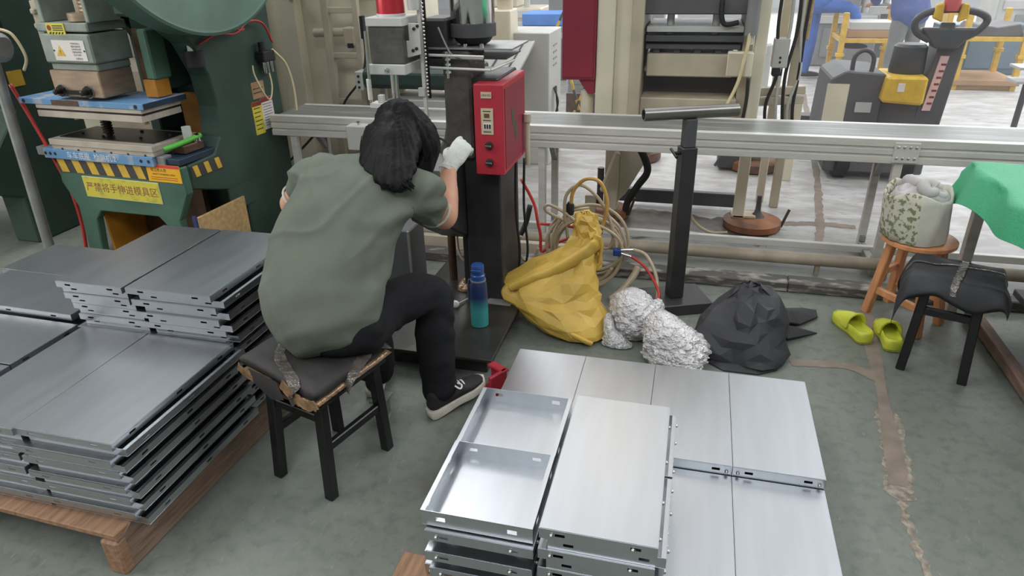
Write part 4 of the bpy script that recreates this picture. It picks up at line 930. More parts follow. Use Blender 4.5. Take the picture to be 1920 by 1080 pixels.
mb.lathe(prof, (-.11, .09, 0), 20); mb.build('adjusting_screw', M['copper'], g, sm=40)
MB().box((-.345, .0, 1.32), (-.315, .2, 1.9)).build('slide_guide', M['greygreen'], g, bevel=.004)
MB().box((-.045, .0, 1.32), (-.02, .2, 1.9)).build('slide_guide', M['greygreen'], g, bevel=.004)
for z in (1.30, 1.37): MB().lathe([(.017, 0), (.017, -.016), (.01, -.02)], (-.405, .04, z), 6, 'Y').build('guide_bolt', M['cream_d'], g)
MB().box((-.43, .04, 1.25), (-.385, .1, 1.42)).build('guide_bracket', M['cream_d'], g, bevel=.003)
MB().box((.06, .16, 1.03), (.10, .24, 1.28)).build('gib_bar', M['brown_steel'], g, bevel=.003)
MB().box((.11, .14, 1.03), (.17, .26, 1.28)).build('gib_cover', M['green'], g, bevel=.008)
MB().box((.08, .14, .94), (.16, .24, 1.03)).build('gib_foot', M['orange'], g, bevel=.003)
MB().box((-.03, .25, .96), (.12, .6, 1.4)).build('slide_body', M['green_d'], g, bevel=.006)
MB().lathe([(.035, 1.16), (.035, 1.30)], (.30, .30, 0), 20).build('counterbalance_cylinder', M['chrome'], g, sm=40)
MB().lathe([(.05, 1.08), (.05, 1.16)], (.30, .30, 0), 20).build('cylinder_base', M['ink'], g, sm=40)
# flywheel guard
fg = MB().lathe([(.60, .36), (.752, .36), (.752, .505), (.60, .505)], (0, .28, 2.005), 96, 'X').build('flywheel_guard', M['green_d'], g, sm=25)
MB().lathe([(.7525, .36), (.762, .365), (.762, .508), (.748, .512), (.735, .507)], (0, .28, 2.005), 96, 'X').build('guard_rim', M['green'], fg, sm=25)
# posters
for (y0, y1, z0, z1, m_, nm) in ((.635, .72, .635, .825, M['lemon'], 'machine_notice'), (.722, .83, .65, .835, M['paper'], 'rules_notice'), (.66, .775, .84, .935, M['beige_card'], 'old_card')):
    po = MB().box((.335, y0, z0), (.3385, y1, z1)).build(nm, m_, g)
    if nm != 'old_card': MB().box((.3385, y0, z1-.024), (.3398, y1, z1)).build('red_header', M['ink_red'], po)
    zz = z1-.040
    while zz > z0+.015:
        MB().box((.3385, y0+.010, zz), (.3395, y1-.010-.02*random.random(), zz+.0045)).build('printed_line', M['ink'] if nm != 'rules_notice' else M['grey'], po); zz -= .0155 if nm == 'rules_notice' else .024
# valve and hoses
vb = MB().box((.34, .74, 1.04), (.40, .85, 1.10)).build('air_valve', M['rubber'], g, bevel=.006)
for y in (.77, .80, .835): MB().lathe([(.010, .975), (.012, .985), (.012, 1.04)], (.37, y, 0), 12).build('silencer', M['chrome'], vb, sm=40)
MB().lathe([(.02, 1.10), (.02, 1.15)], (.37, .775, 0), 14).build('solenoid', M['rubber'], vb, sm=40)
MB().tube([(.37, .86, 1.10), (.39, .88, 1.07), (.40, .94, 1.0), (.41, .965, .85), (.40, .96, .6), (.40, .95, .42)], .008, 8, 6).build('air_hose', M['hose_c'], g, sm=180)
MB().tube([(.37, .80, 1.0), (.385, .79, .9), (.39, .745, .83), (.385, .70, .88), (.36, .68, .98), (.35, .69, 1.03)], .005, 8, 6).build('air_hose', M['hose_c'], g, sm=180)
MB().tube([(.345, .30, 1.19), (.37, .42, 1.23), (.38, .56, 1.22), (.38, .68, 1.27), (.385, .80, 1.25), (.385, .86, 1.14)], .006, 8, 6).build('air_hose', M['hose_r'], g, sm=180)
MB().tube([(.37, .52, 1.32), (.38, .58, 1.24), (.385, .63, 1.235)], .005, 8, 6).build('air_hose', M['hose_r'], g, sm=180)
# ------------------------------------------------------------------ second press, only its dark flank shows
g2 = thing('punch_press', 'second dark green press at the far left edge behind the pole', 'press', (-4.2, 3.35, 0), world=True)
MB().prism([(3.15, 0), (3.75, 0), (3.75, 2.0), (2.9, 2.0), (2.9, 1.3), (3.2, 1.15), (3.28, .8), (3.1, .62), (2.85, .58), (2.85, .42), (3.15, .3)], 'X', -4.1, -3.92).build('side_frame', M['green_d'], g2, bevel=.008)
MB().box((-4.9, 2.85, .40), (-4.1, 3.5, .60)).build('bed', M['green_d'], g2, bevel=.008)
MB().box((-4.9, 3.4, .6), (-4.1, 3.7, 2.0)).build('column', M['green_d'], g2, bevel=.008)
MB().box((-3.9195, 3.30, .93), (-3.917, 3.40, 1.02)).build('yellow_notice', M['yellow'], g2)
# galvanised pole
po = thing('galvanised_pole', 'leaning galvanised steel pole in front of the far left press', 'pole', (-3.555, 2.88, 0), world=True)
MB().cyl((-3.53, 2.88, 0), (-3.60, 2.99, 1.28), .028, n=20).build('tube', M['alu_d'], po, sm=40)
MB().cyl((-3.53, 2.88, 0), (-3.533, 2.885, .012), .07, n=24).build('base_flange', M['alu_d'], po, sm=40)
gm = thing('gear_motor', 'grey gear motor with black cap on top of the galvanised pole', 'motor', (-3.62, 2.99, 1.15), world=True)
MB().lathe([(.05, -.12), (.072, -.10), (.075, .06), (.05, .09)], (-3.58, 2.98, 1.20), 22, 'X').build('housing', M['grey'], gm, sm=40)
MB().lathe([(.06, -.06), (.06, .05)], (-3.58, 2.98, 1.31), 20, 'X').build('cap', M['rubber'], gm, sm=40)
MB().lathe([(.022, 0), (.022, -.05), (.014, -.055)], (-3.56, 2.91, 1.16), 14, 'Y').build('shaft', M['alu_d'], gm, sm=40)
MB().tube([(-3.50, 2.98, 1.29), (-3.44, 3.0, 1.26), (-3.42, 3.02, 1.15), (-3.46, 3.02, 1.08)], .008, 8, 6).build('cable', M['hose_c'], gm, sm=180)
rc = MB().tube([(-3.62, 3.05, 1.0), (-3.56, 3.06, .80), (-3.47, 3.05, .55), (-3.42, 3.04, .40), (-3.43, 3.05, .2), (-3.47, 3.06, .02)], .010, 8, 6)
one(rc, 'red_hose', M['hose_r'], 'red hose hanging between the pole and the green press', 'hose', loc=(-3.47, 3.06, 0), sm=180)
cabl = thing('cream_cabinet', 'cream cabinet glimpsed behind the dies of the green press', 'cabinet', (-3.9, 4.6, 0), world=True)
MB().box((-5.2, 4.45, 0), (-3.05, 5.0, 1.8)).build('body', M['cream'], cabl, bevel=.01)
for x in (-4.5, -3.8): MB().box((x, 4.435, .1), (x+.6, 4.45, .85)).build('door', M['cream_d'], cabl, bevel=.004)
for x in (-4.5, -3.8): MB().box((x, 4.435, .95), (x+.6, 4.45, 1.7)).build('door', M['cream_d'], cabl, bevel=.004)
# ------------------------------------------------------------------ black roller stand
s = thing('roller_stand', 'black height-adjustable stand with a steel roller on top, right of the hose coil', 'stand', (-.01, 3.13, 0), rz=math.radians(23))
MB().box((-.15, -.11, 0), (.155, .11, .058)).build('base', M['black'], s, bevel=.004)
MB().box((-.035, -.035, .058), (.035, .035, .80)).build('outer_post', M['black'], s, bevel=.004)
MB().box((-.026, -.026, .80), (.026, .026, .925)).build('inner_post', M['grey_d'], s, bevel=.003)
MB().pipe((-.215, 0, .951), (.215, 0, .951), .028, .022, 28).build('roller', mat('dull_steel_tube', (150, 146, 142), .3, .9, .12, 8, stretch=(.6, 4, 4)), s, sm=40)
kh = MB().cyl((-.035, -.01, .775), (-.065, -.01, .775), .008, n=10).build('clamp_screw', M['die_d'], s, sm=40)
MB().cyl((-.066, -.045, .765), (-.066, .03, .785), .006, n=10).build('t_handle', M['die_d'], kh, sm=40)
# ------------------------------------------------------------------ yellow nylon bag
yb = thing('yellow_bag', 'slumped yellow nylon bag with a gathered neck leaning beside the base plate', 'bag', (-.47, 2.80, 0), world=True)
def yf(th, t, p):
    k = min(1, t*2.2)
    return k*(.10*math.sin(4*th+p.z*14)*(1-t*.5)+.10*fnoise((p.x*6, p.y*6, p.z*6)))
    vr = noise.voronoi(Vector((p.x*5.2+p.z*3+.4, p.y*5.2, p.z*4.2)))[0]; v2 = noise.voronoi(Vector((p.x*12, p.y*12, p.z*9)))[0]
    return k*(.07*math.sin(4*th+p.z*14+2.*fnoise(p, 4))*(1-t*.45)+.42*(vr[1]-vr[0])-.12+.05*(v2[1]-v2[0]))
facets(crumple(blob([(-.435, 2.955, .520, .012, .012), (-.435, 2.955, .512, .040, .035), (-.43, 2.95, .47, .052, .045), (-.425, 2.94, .42, .062, .055), (-.45, 2.92, .35, .088, .075), (-.515, 2.89, .275, .155, .11), (-.575, 2.85, .20, .215, .135), (-.555, 2.81, .14, .225, .145), (-.49, 2.78, .075, .20, .14), (-.43, 2.75, .02, .155, .11), (-.42, 2.75, .004, .10, .08)], 22, 2, yf), .011, 3).build('bag_body', M['bagy'], yb))
def band(pts, wid, name, m_, parent, th=.010):
    P = smooth(pts, 8); vs = []; n = len(P); prof = 10; rings = []
    for i, p in enumerate(P):
        d = (P[min(i+1, n-1)]-P[max(i-1, 0)]).normalized(); u = Vector((0, -.35, .94)); s_ = d.cross(u).normalized(); u = s_.cross(d)
        ww = wid[0]+(wid[1]-wid[0])*i/(n-1); tw = 1+.25*fnoise((i*.35, 2, 1))
        rings.append([p+u*math.cos(2*math.pi*k/prof)*ww*tw+s_*math.sin(2*math.pi*k/prof)*(th+.006*fnoise((i*.4, k*.9, 3))) for k in range(prof)])
    return MB().loft(rings).build(name, m_, parent, sm=180)
band([(-.745, 2.755, .20), (-.66, 2.76, .245), (-.56, 2.785, .285), (-.46, 2.83, .335), (-.385, 2.87, .385), (-.36, 2.90, .42)], (.020, .050), 'twisted_fold', M['bagy'], yb, .018)
band([(-.375, 2.885, .435), (-.355, 2.895, .38), (-.352, 2.90, .31), (-.36, 2.90, .265)], (.030, .020), 'hanging_corner', M['bagy'], yb, .008)
band([(-.62, 2.70, .135), (-.56, 2.675, .10), (-.50, 2.655, .085), (-.42, 2.64, .05), (-.34, 2.635, .02)], (.010, .014), 'bottom_seam', M['bagy'], yb, .010)
# ------------------------------------------------------------------ crumpled film bundles
def ff(sd):
    def f(th, t, p):
        a = noise.voronoi(Vector((p.x*24+sd, p.y*24, p.z*30)))[0]; b = noise.voronoi(Vector((p.x*75+sd, p.y*75, p.z*90)))[0]
        return .16*fnoise((p.x*9+sd, p.y*9, p.z*9), 1.0)+.16*(a[1]-a[0])+.10*(b[1]-b[0])-.10
    return f
fa = thing('plastic_film_bundle', 'smaller rounded bundle of crinkled clear film next to the yellow bag', 'plastic film', (-.19, 2.80, 0), world=True)
blob([(-.19, 2.83, .215, .015, .012), (-.19, 2.83, .205, .045, .04), (-.185, 2.82, .18, .085, .075), (-.175, 2.80, .13, .118, .10), (-.17, 2.79, .075, .118, .105), (-.175, 2.79, .025, .09, .085), (-.175, 2.79, .004, .06, .06)], 120, 14, ff(1)).build('bundle', M['film'], fa, sm=30)
blob([(-.075, 2.84, .175, .008, .008), (-.075, 2.84, .165, .022, .02), (-.08, 2.835, .135, .04, .035), (-.09, 2.83, .09, .045, .04), (-.1, 2.82, .06, .03, .03)], 60, 10, ff(4)).build('twisted_tail', M['film'], fa, sm=30)
blob([(-.285, 2.735, .13, .01, .01), (-.285, 2.73, .11, .022, .022), (-.275, 2.71, .07, .03, .028), (-.25, 2.69, .04, .05, .035), (-.235, 2.68, .012, .07, .04), (-.235, 2.68, .003, .06, .03)], 70, 10, ff(7)).build('loose_sheet', M['film'], fa, sm=30)
fb = thing('plastic_film_bundle', 'large bundle of crinkled clear film in front of the black stand base', 'plastic film', (.02, 2.62, 0), world=True)
blob([(-.055, 2.66, .212, .015, .012), (-.052, 2.66, .20, .04, .035), (-.035, 2.65, .165, .085, .075), (-.005, 2.63, .115, .128, .105), (.02, 2.61, .065, .150, .125), (.025, 2.60, .022, .142, .12), (.025, 2.60, .004, .11, .09)], 130, 14, ff(11)).build('bundle', M['film'], fb, sm=30)
# ------------------------------------------------------------------ black cloth heap
bc = thing('black_cloth_heap', 'heap of charcoal cloth on the floor behind the foreground pallet', 'cloth', (.31, 2.76, 0), world=True)
def bf(th, t, p):
    k = min(1, t*3); return k*(.07*math.sin(4*th+p.z*10)+.14*fnoise((p.x*5, p.y*5, p.z*5)))
    vr = noise.voronoi(Vector((p.x*6+p.z*4+3, p.y*6, p.z*4)))[0]; v2 = noise.voronoi(Vector((p.x*15, p.y*15, p.z*9)))[0]
    return k*(.06*math.sin(4*th+p.z*10)+.34*(vr[1]-vr[0])-.12+.09*(v2[1]-v2[0])+.10*fnoise((p.x*5, p.y*5, p.z*5)))
facets(crumple(blob([(.325, 2.86, .285, .012, .012), (.325, 2.86, .278, .035, .03), (.325, 2.85, .255, .075, .06), (.315, 2.82, .205, .125, .10), (.305, 2.79, .14, .165, .13), (.30, 2.76, .075, .185, .145), (.315, 2.73, .02, .19, .15), (.315, 2.73, .003, .17, .13)], 20, 2, bf), .012, 8).build('heap', M['cloth_b'], bc))
def flap(pts, zs, name):
    mb = MB(); n = len(pts); c = sum((Vector((*p, 0)) for p in pts), Vector())/n
    vs = [(x, y, z) for (x, y), z in zip(pts, zs)]+[(x, y, max(.0005, z-.006)) for (x, y), z in zip(pts, zs)]+[(c.x, c.y, sum(zs)/n+.012), (c.x, c.y, max(.001, sum(zs)/n-.002))]
    mb.add(vs, [(i, (i+1) % n, 2*n) for i in range(n)]+[((i+1) % n+n, i+n, 2*n+1) for i in range(n)]+[(i, i+n, (i+1) % n+n, (i+1) % n) for i in range(n)])
    return mb.build(name, M['cloth_b'], bc)
flap([(.40, 2.93), (.42, 3.12), (.52, 3.16), (.60, 3.20), (.66, 3.19), (.66, 3.13), (.57, 3.03), (.47, 2.93)], [.12, .05, .03, .02, .02, .015, .02, .08], 'spread_corner')
flap([(.42, 2.86), (.50, 3.02), (.64, 2.985), (.50, 2.86)], [.10, .02, .006, .03], 'spread_corner')
flap([(.46, 2.70), (.44, 2.62), (.36, 2.57), (.22, 2.57), (.16, 2.62), (.25, 2.70)], [.06, .01, .006, .006, .008, .06], 'front_corner')
# ------------------------------------------------------------------ hoses
hc = thing('air_hose_coil', 'coil of cloudy air hose hung up behind the yellow bag', 'hose', (-.46, 3.3, 0), world=True)
rh = random.Random(9)
for i in range(7):
    cx, cz, rx, rz_ = -.47+rh.uniform(-.02, .02), .22+rh.uniform(-.015, .02), .16+i*.008, .19+rh.uniform(-.02, .02); y = 3.22+i*.016
    pts = [(cx+rx*math.cos(a), y+.02*math.sin(a*2+i), max(.012, cz+rz_*math.sin(a))) for a in [2*PI*k/14+i*.4 for k in range(14)]]
    MB().tube(pts, .0085, 8, 5).build('hose_loop', M['hose'], hc, sm=180)
MB().tube([(-.56, 3.22, .28), (-.575, 3.20, .42), (-.565, 3.20, .52), (-.50, 3.20, .57), (-.42, 3.20, .52), (-.36, 3.21, .42), (-.33, 3.22, .30), (-.37, 3.22, .24), (-.47, 3.21, .33), (-.57, 3.2, .42), (-.66, 3.21, .455), (-.67, 3.21, .42), (-.57, 3.22, .37)], .0085, 8, 7).build('hose_loop', M['hose'], hc, sm=180)
MB().tube([(-.50, 3.2, .36), (-.40, 3.19, .37), (-.30, 3.2, .30), (-.29, 3.21, .20), (-.36, 3.22, .13), (-.45, 3.22, .11)], .0085, 8, 7).build('hose_loop', M['hose'], hc, sm=180)
MB().tube([(-.545, 3.21, .47), (-.53, 3.2, .545), (-.47, 3.19, .605), (-.40, 3.19, .59), (-.365, 3.19, .49), (-.385, 3.2, .36), (-.44, 3.2, .22)], .0095, 8, 7).build('yellow_hose', M['hose_y'], hc, sm=180)
MB().lathe([(.018, .41), (.02, .42), (.02, .46), (.012, .475)], (-.55, 3.215, 0), 14).build('hose_fitting', M['rubber'], hc, sm=40)
cpn = thing('blue_hose_coupling', 'blue hose coupling with two chrome quick connectors beside the coil', 'coupling', (-.28, 3.2, .19), world=True)
MB().box((-.325, 3.185, .215), (-.285, 3.22, .25)).build('manifold', M['blue_c'], cpn, bevel=.004)
MB().cyl((-.285, 3.2, .245), (-.225, 3.2, .252), .009, n=12).build('quick_connector', M['chrome'], cpn, sm=40)
MB().cyl((-.285, 3.2, .228), (-.235, 3.2, .215), .009, n=12).build('quick_connector', M['chrome'], cpn, sm=40)
MB().tube([(-.225, 3.2, .252), (-.16, 3.18, .235), (-.10, 3.12, .15), (-.085, 3.05, .06), (-.09, 3.0, .012)], .009, 8, 7).build('clear_hose', M['hose'], cpn, sm=180)
MB().tube([(-.235, 3.2, .215), (-.16, 3.16, .18), (-.09, 3.08, .11), (-.085, 3.04, .07), (-.14, 2.98, .06), (-.24, 2.95, .07)], .007, 8, 7).build('red_hose', M['hose_r'], cpn, sm=180)
one(MB().tube([(-.32, 3.10, .012), (-.27, 3.13, .05), (-.22, 3.18, .11), (-.20, 3.22, .15)], .018, 10, 5), 'hose_stub', M['hose'], 'thick stub of grey hose rising behind the film bundles', 'hose', loc=(-.32, 3.10, 0), sm=180)
rhz = MB(); rhz.tube([(-.82, 3.30, .55), (-.76, 3.32, .42), (-.735, 3.3, .33), (-.72, 3.3, .25), (-.715, 3.3, .16), (-.66, 3.3, .20), (-.58, 3.32, .235)], .008, 8, 7)
one(rhz, 'red_air_hose', M['hose_r'], 'red air hose drooping between the machine and the hose coil', 'hose', loc=(-.72, 3.3, 0), sm=180)
one(MB().tube([(-.73, 3.34, .30), (-.62, 3.35, .296), (-.5, 3.35, .285), (-.4, 3.35, .27)], .008, 8, 6), 'red_air_hose', M['hose_r'], 'thin straight red hose leading into the hose coil', 'hose', loc=(-.57, 3.35, .28), sm=180)
one(MB().tube([(-.77, 3.28, .42), (-.80, 3.27, .30), (-.86, 3.25, .20), (-.93, 3.22, .12)], .014, 8, 6), 'black_cable', M['rubber'], 'bundle of black cables dropping behind the machine pedestal', 'cable', loc=(-.93, 3.22, 0), sm=180)
one(MB().tube([(-.80, 3.2, .28), (-.82, 3.2, .22), (-.79, 3.2, .15), (-.74, 3.2, .15), (-.71, 3.2, .22)], .007, 8, 6), 'grey_hose', M['hose'], 'short loop of grey hose right of the machine pedestal', 'hose', loc=(-.78, 3.2, .1), sm=180)
# ------------------------------------------------------------------ wooden stool, canvas bag, slippers
ws = thing('wooden_stool', 'orange varnished round wooden stool carrying a canvas bag', 'stool', (1.03, 3.2, 0), world=True)
cx, cy, zt = 1.025, 3.20, .425
MB().lathe([(.140, zt-.03), (.152, zt-.022), (.153, zt-.006), (.145, zt)], (cx, cy, 0), 36).build('seat', M['wood'], ws, sm=40)
ft = [(.895, 3.265), (1.065, 3.045), (1.195, 3.20), (1.02, 3.40)]
tp_ = [(cx+(x-1.045)*.62, cy+(y-3.225)*.62) for x, y in ft]
for (x, y), (u, v) in zip(ft, tp_): MB().bar((x, y, 0), (u, v, zt-.028), .036, .036, up=(.6, -.8, 0)).build('leg', M['wood'], ws, bevel=.004)
for i, z in ((0, .13), (1, .22), (2, .13), (3, .22)):
    f = z/(zt-.03); j = (i+1) % 4; pa = [ft[i][k]+(tp_[i][k]-ft[i][k])*f for k in (0, 1)]; pb = [ft[j][k]+(tp_[j][k]-ft[j][k])*f for k in (0, 1)]
    MB().bar((*pa, z), (*pb, z), .020, .034).build('rung', M['wood'], ws, bevel=.003)
cb = thing('canvas_bag', 'green leaf-print and white canvas bag stuffed with grey cloth on the wooden stool', 'bag', (1.0, 3.19, .425), world=True)
def cbf(th, t, p): return .05*fnoise((p.x*12, p.y*12, p.z*9))+.02*math.sin(7*th)
mb = MB(); nseg = 72; rings = []
for i, (z, r_) in enumerate([(.426, .120), (.43, .132), (.47, .137), (.52, .138), (.57, .136), (.61, .134), (.635, .133), (.640, .128), (.632, .122), (.60, .118)]):
    ring = []
    for j in range(nseg):
        th = 2*PI*j/nseg; sq = 1+.07*(abs(math.cos(2*th))**.6-.6); rr = r_*sq*(1+cbf(th, 0, Vector((math.cos(th)*.3, math.sin(th)*.3, z))))
        lean = (z-.43)*-.10; top = .02*math.sin(th*3+1) if z > .62 else 0
        ring.append(Vector((.995+lean+math.cos(th)*rr*.96, 3.19+math.sin(th)*rr, z+top)))
    rings.append(ring)
mb.loft(rings, caps=True)
n6 = len(rings)-1; mb.mi = []
for k in range(n6):
    for j in range(nseg):
        th = 2*PI*(j+.5)/nseg; mb.mi.append(1 if (PI*1.44 > th > PI*.70) else 0)
mb.mi += [0, 0]
mb.build('bag', [M['canvas'], M['camo']], cb, sm=60)
for i, (dx, dy, r_, a) in enumerate(((-.045, -.02, .06, 0), (.05, -.03, .06, 1.2), (.0, .05, .07, 2.2), (.01, -.06, .045, .6))):
    th0 = a; pts = [(.985+dx+r_*.7*math.cos(th0+k*.9)*(1-k*.08), 3.19+dy+r_*.7*math.sin(th0+k*.9)*(1-k*.08), .628+.012*math.sin(k)+.012*i) for k in range(7)]
    MB().tube(pts, lambda t: .030*(1-.3*t), 12, 6).build('stuffed_cloth', M['towel'], cb, sm=180)
blob([(.985, 3.19, .66, .01, .01), (.985, 3.19, .655, .05, .05), (.985, 3.19, .635, .10, .10), (.985, 3.19, .60, .115, .115)], 60, 8, lambda th, t, p: .12*fnoise((p.x*25, p.y*25, p.z*25))).build('stuffed_cloth', M['towel'], cb, sm=180)
def slipper(heel, toe, label):
    sl = thing('foam_clog', label, 'slipper', (*heel, 0), rz=math.atan2(toe[1]-heel[1], toe[0]-heel[0])-PI/2, group='pair of lime foam clogs')
    L = math.hypot(toe[0]-heel[0], toe[1]-heel[1]); out = [(0, 0), (.015, .026), (.08, .037), (.25, .036), (.45, .036), (.65, .046), (.82, .046), (.93, .034), (1, 0)]
    O = [(b, a) for a, b in out]+[(-b, a) for a, b in out[-2:0:-1]]
    rings = [[Vector((b*k, L*(.5+(a-.5)*k), z+(.006 if a < .3 and z > .02 else 0))) for b, a in O] for z, k in ((0, .95), (.004, 1), (.012, 1))]
    MB().loft(rings).build('outsole', M['lime_d'], sl, sm=40)
    rings = [[Vector((b*k, L*(.5+(a-.5)*k), z+(.008*(1-a) if z > .02 else 0))) for b, a in O] for z, k in ((.012, .97), (.03, 1.0), (.045, .98), (.050, .90), (.036, .80), (.034, .4))]
    MB().loft(rings).build('footbed', M['lime'], sl, sm=50)
    # vamp shell over the toes
    rings = []
    for inner in (0, 1):
        for k in range(13):
            a = .42+.58*k/12 if not inner else .42+.58*(12-k)/12
            w_ = .046*math.sqrt(max(0, 1-((a-.70)/.305)**2))+.001 if a > .70 else .044; h_ = .098-.062*((a-.42)/.58)**1.5
            if inner: w_ = max(.001, w_-.006); h_ -= .006
            rings.append([Vector((w_*math.cos(t_), L*a, .030+(h_-.030)*math.sin(t_))) for t_ in [PI*j/14 for j in range(15)]])
    mb = MB(); n = 15
    vs = [p for r_ in rings for p in r_]; fs = [(k*n+i, k*n+i+1, (k+1)*n+i+1, (k+1)*n+i) for k in range(len(rings)-1) for i in range(n-1)]
    fs += [((len(rings)-1)*n+i, (len(rings)-1)*n+i+1, i+1, i) for i in range(n-1)]
    mb.add(vs, fs); v = mb.build('vamp', M['lime'], sl, sm=60)
    MB().tube([(.045, L*.42, .034), (.040, L*.415, .070), (.022, L*.41, .094), (0, L*.408, .101), (-.022, L*.41, .094), (-.040, L*.415, .070), (-.045, L*.42, .034)], .006, 8, 5).build('rim', M['lime'], v, sm=180)
    return sl
slipper((.838, 2.925), (.748, 3.165), 'left lime green foam clog standing left of the wooden stool legs')
slipper((.935, 2.88), (.935, 3.125), 'right lime green foam clog nearest the black padded stool')
# ------------------------------------------------------------------ black padded stool at the right
bs = thing('padded_stool', 'black stool with cloth padding strapped down by clear tape at the right', 'stool', (1.09, 2.86, 0), world=True)
ft = [(.935, 2.755), (1.145, 2.685), (1.235, 2.92), (1.02, 2.99)]; tp2 = [(.965, 2.785), (1.135, 2.725), (1.21, 2.905), (1.03, 2.965)]
for (x, y), (u, v) in zip(ft, tp2): MB().bar((x, y, 0), (u, v, .365), .034, .034, up=(.3, .95, 0)).build('leg', M['black_m'], bs, bevel=.003)
for i, z in ((0, .27), (1, .17), (2, .27), (3, .17)):
    f = z/.365; j = (i+1) % 4; pa = [ft[i][k]+(tp2[i][k]-ft[i][k])*f for k in (0, 1)]; pb = [ft[j][k]+(tp2[j][k]-ft[j][k])*f for k in (0, 1)]
    MB().bar((*pa, z), (*pb, z), .022, .032).build('stretcher', M['black_m'], bs, bevel=.003)
mb = MB(); n = 40; vs = []
ax = Vector((.93, -.30, 0)).normalized(); ay = Vector((.30, .93, 0)).normalized(); cc = Vector((1.085, 2.86, 0))
for sgn in (0, 1):
    for i in range(n+1):
        for j in range(n+1):
            u, v = i/n*2-1, j/n*2-1; p = cc+ax*u*.215+ay*v*.165
            dr = max(0, abs(u)-.72)/.28; dv = max(0, abs(v)-.78)/.22
            z = .415-.085*dr**1.4*(1+.5*math.sin(v*3+u))-.06*dv**1.3*(1+.4*math.sin(u*5))+.007*fnoise((u*3, v*3, 1))+.010*math.sin(v*6+u*2)*.4
            p = p+ax*(.012*fnoise((v*3, 2, u)))*dr*2-ax*.03*u*dr
            vs.append((p.x, p.y, z-sgn*.02))
N = (n+1)**2; fs = []
for i in range(n):
    for j in range(n): a = i*(n+1)+j; q_ = (a, a+n+1, a+n+2, a+1); fs += [q_, tuple(N+k for k in q_[::-1])]
mb.add(vs, fs); rim = [i*(n+1) for i in range(n)]+[n*(n+1)+j for j in range(n)]+[i*(n+1)+n for i in range(n, 0, -1)]+[j for j in range(n, 0, -1)]
mb.f += [(rim[k], rim[(k+1) % len(rim)], N+rim[(k+1) % len(rim)], N+rim[k]) for k in range(len(rim))]; mb.mi += [0]*len(rim)
pd = mb.build('draped_pad', M['cloth_b'], bs, sm=180)
MB().prism([(p.x, p.y) for p in (cc-ax*.16-ay*.13, cc+ax*.16-ay*.13, cc+ax*.16+ay*.13, cc-ax*.16+ay*.13)], 'Z', .355, .385).build('seat_board', M['black_m'], bs)
def onseat(u, v, dz=0.0):
    p = cc+ax*u*.215+ay*v*.165; dr = max(0, abs(u)-.72)/.28; dv = max(0, abs(v)-.78)/.22; p = p-ax*.03*u*dr
    return (p.x, p.y, .4165-.085*dr**1.4*(1+.5*math.sin(v*3+u))-.06*dv**1.3*(1+.4*math.sin(u*5))+.007*fnoise((u*3, v*3, 1))+.004*math.sin(v*6+u*2)+.003+dz)
ribbon([onseat(u, .05+.25*math.sin((u+1)*.9)) for u in [-.95+i*.1 for i in range(20)]], .010, M['tape_c'], bs, 'tape_strap', jit=.3)
ribbon([onseat(.05+.08*v, v) for v in [-.98+i*.14 for i in range(15)]], .028, M['tape_c'], bs, 'tape_strap', jit=.4)
# ------------------------------------------------------------------ table with green tarpaulin
tb = thing('work_table', 'steel-framed work table under the green tarpaulin at the right edge', 'table', (1.7, 2.7, 0), world=True)
MB().box((1.20, 2.0, .705), (2.3, 3.34, .735)).build('table_top', M['grey_d'], tb, bevel=.003)
for x, y in ((1.26, 3.29), (2.24, 3.29), (1.40, 2.05), (2.24, 2.05)): MB().box((x-.022, y-.022, 0), (x+.022, y+.022, .705)).build('leg', M['alu'], tb, bevel=.003)
MB().box((1.325, 2.02, .01), (1.375, 3.3, .06)).build('floor_rail', M['pallet_y'], tb, bevel=.004)
MB().box((1.45, 2.2, .18), (2.2, 3.2, .21)).build('lower_shelf', M['grey_d'], tb, bevel=.003)
tr = thing('green_tarpaulin', 'green woven tarpaulin draped over the table at the right edge', 'tarpaulin', (1.7, 2.7, .74), world=True)
def tz(u, v):   # u across (0 left hem..1), v along depth (0 near..1 far)
    y = 2.1+v*1.27; d = u*1.25; top = .752+.006*fnoise((u*4, v*4, 0))
    hang = .15+.03*math.sin(v*7+1)+.02*math.sin(v*15)
    if d < hang:   # hanging side
        s_ = (hang-d)
        return Vector((1.165-.10*s_/.16*(.55+.45*math.sin(v*8+2)*.5)+.015*math.sin(v*22+s_*9), y+.02*s_, top-s_*.93))
    x = 1.165+(d-hang)
    return Vector((x, y, top+.012*max(0, 1-(d-hang)/.06)*math.sin(v*20)*.3))
mb = MB(); nu, nv = 70, 70; vs = []
for sgn in (0, 1):
    for i in range(nu+1):
        for j in range(nv+1):
            p = tz(i/nu, j/nv)
            if j > nv-6: k = (j-(nv-6))/6; p = p+Vector((0, -.02*k*k, -.10*k*k*(1+.3*math.sin(i*.3))))
            vs.append(p-Vector((0, 0, .002))*sgn+Vector((.002, 0, 0))*sgn)
N = (nu+1)*(nv+1); fs = []
for i in range(nu):
    for j in range(nv): a = i*(nv+1)+j; q_ = (a, a+nv+1, a+nv+2, a+1); fs += [q_, tuple(N+k for k in q_[::-1])]
mb.add(vs, fs); mb.build('cloth', M['netg'], tr, sm=180)
# small strewn bits
one(MB().prism([(.0, 2.51), (.012, 2.51), (.012, 2.52), (0, 2.52)], 'Z', 0, .004), 'metal_chip', M['alu'], 'tiny metal chip on the floor by the film', 'chip', loc=(.006, 2.515, 0)) if False else None
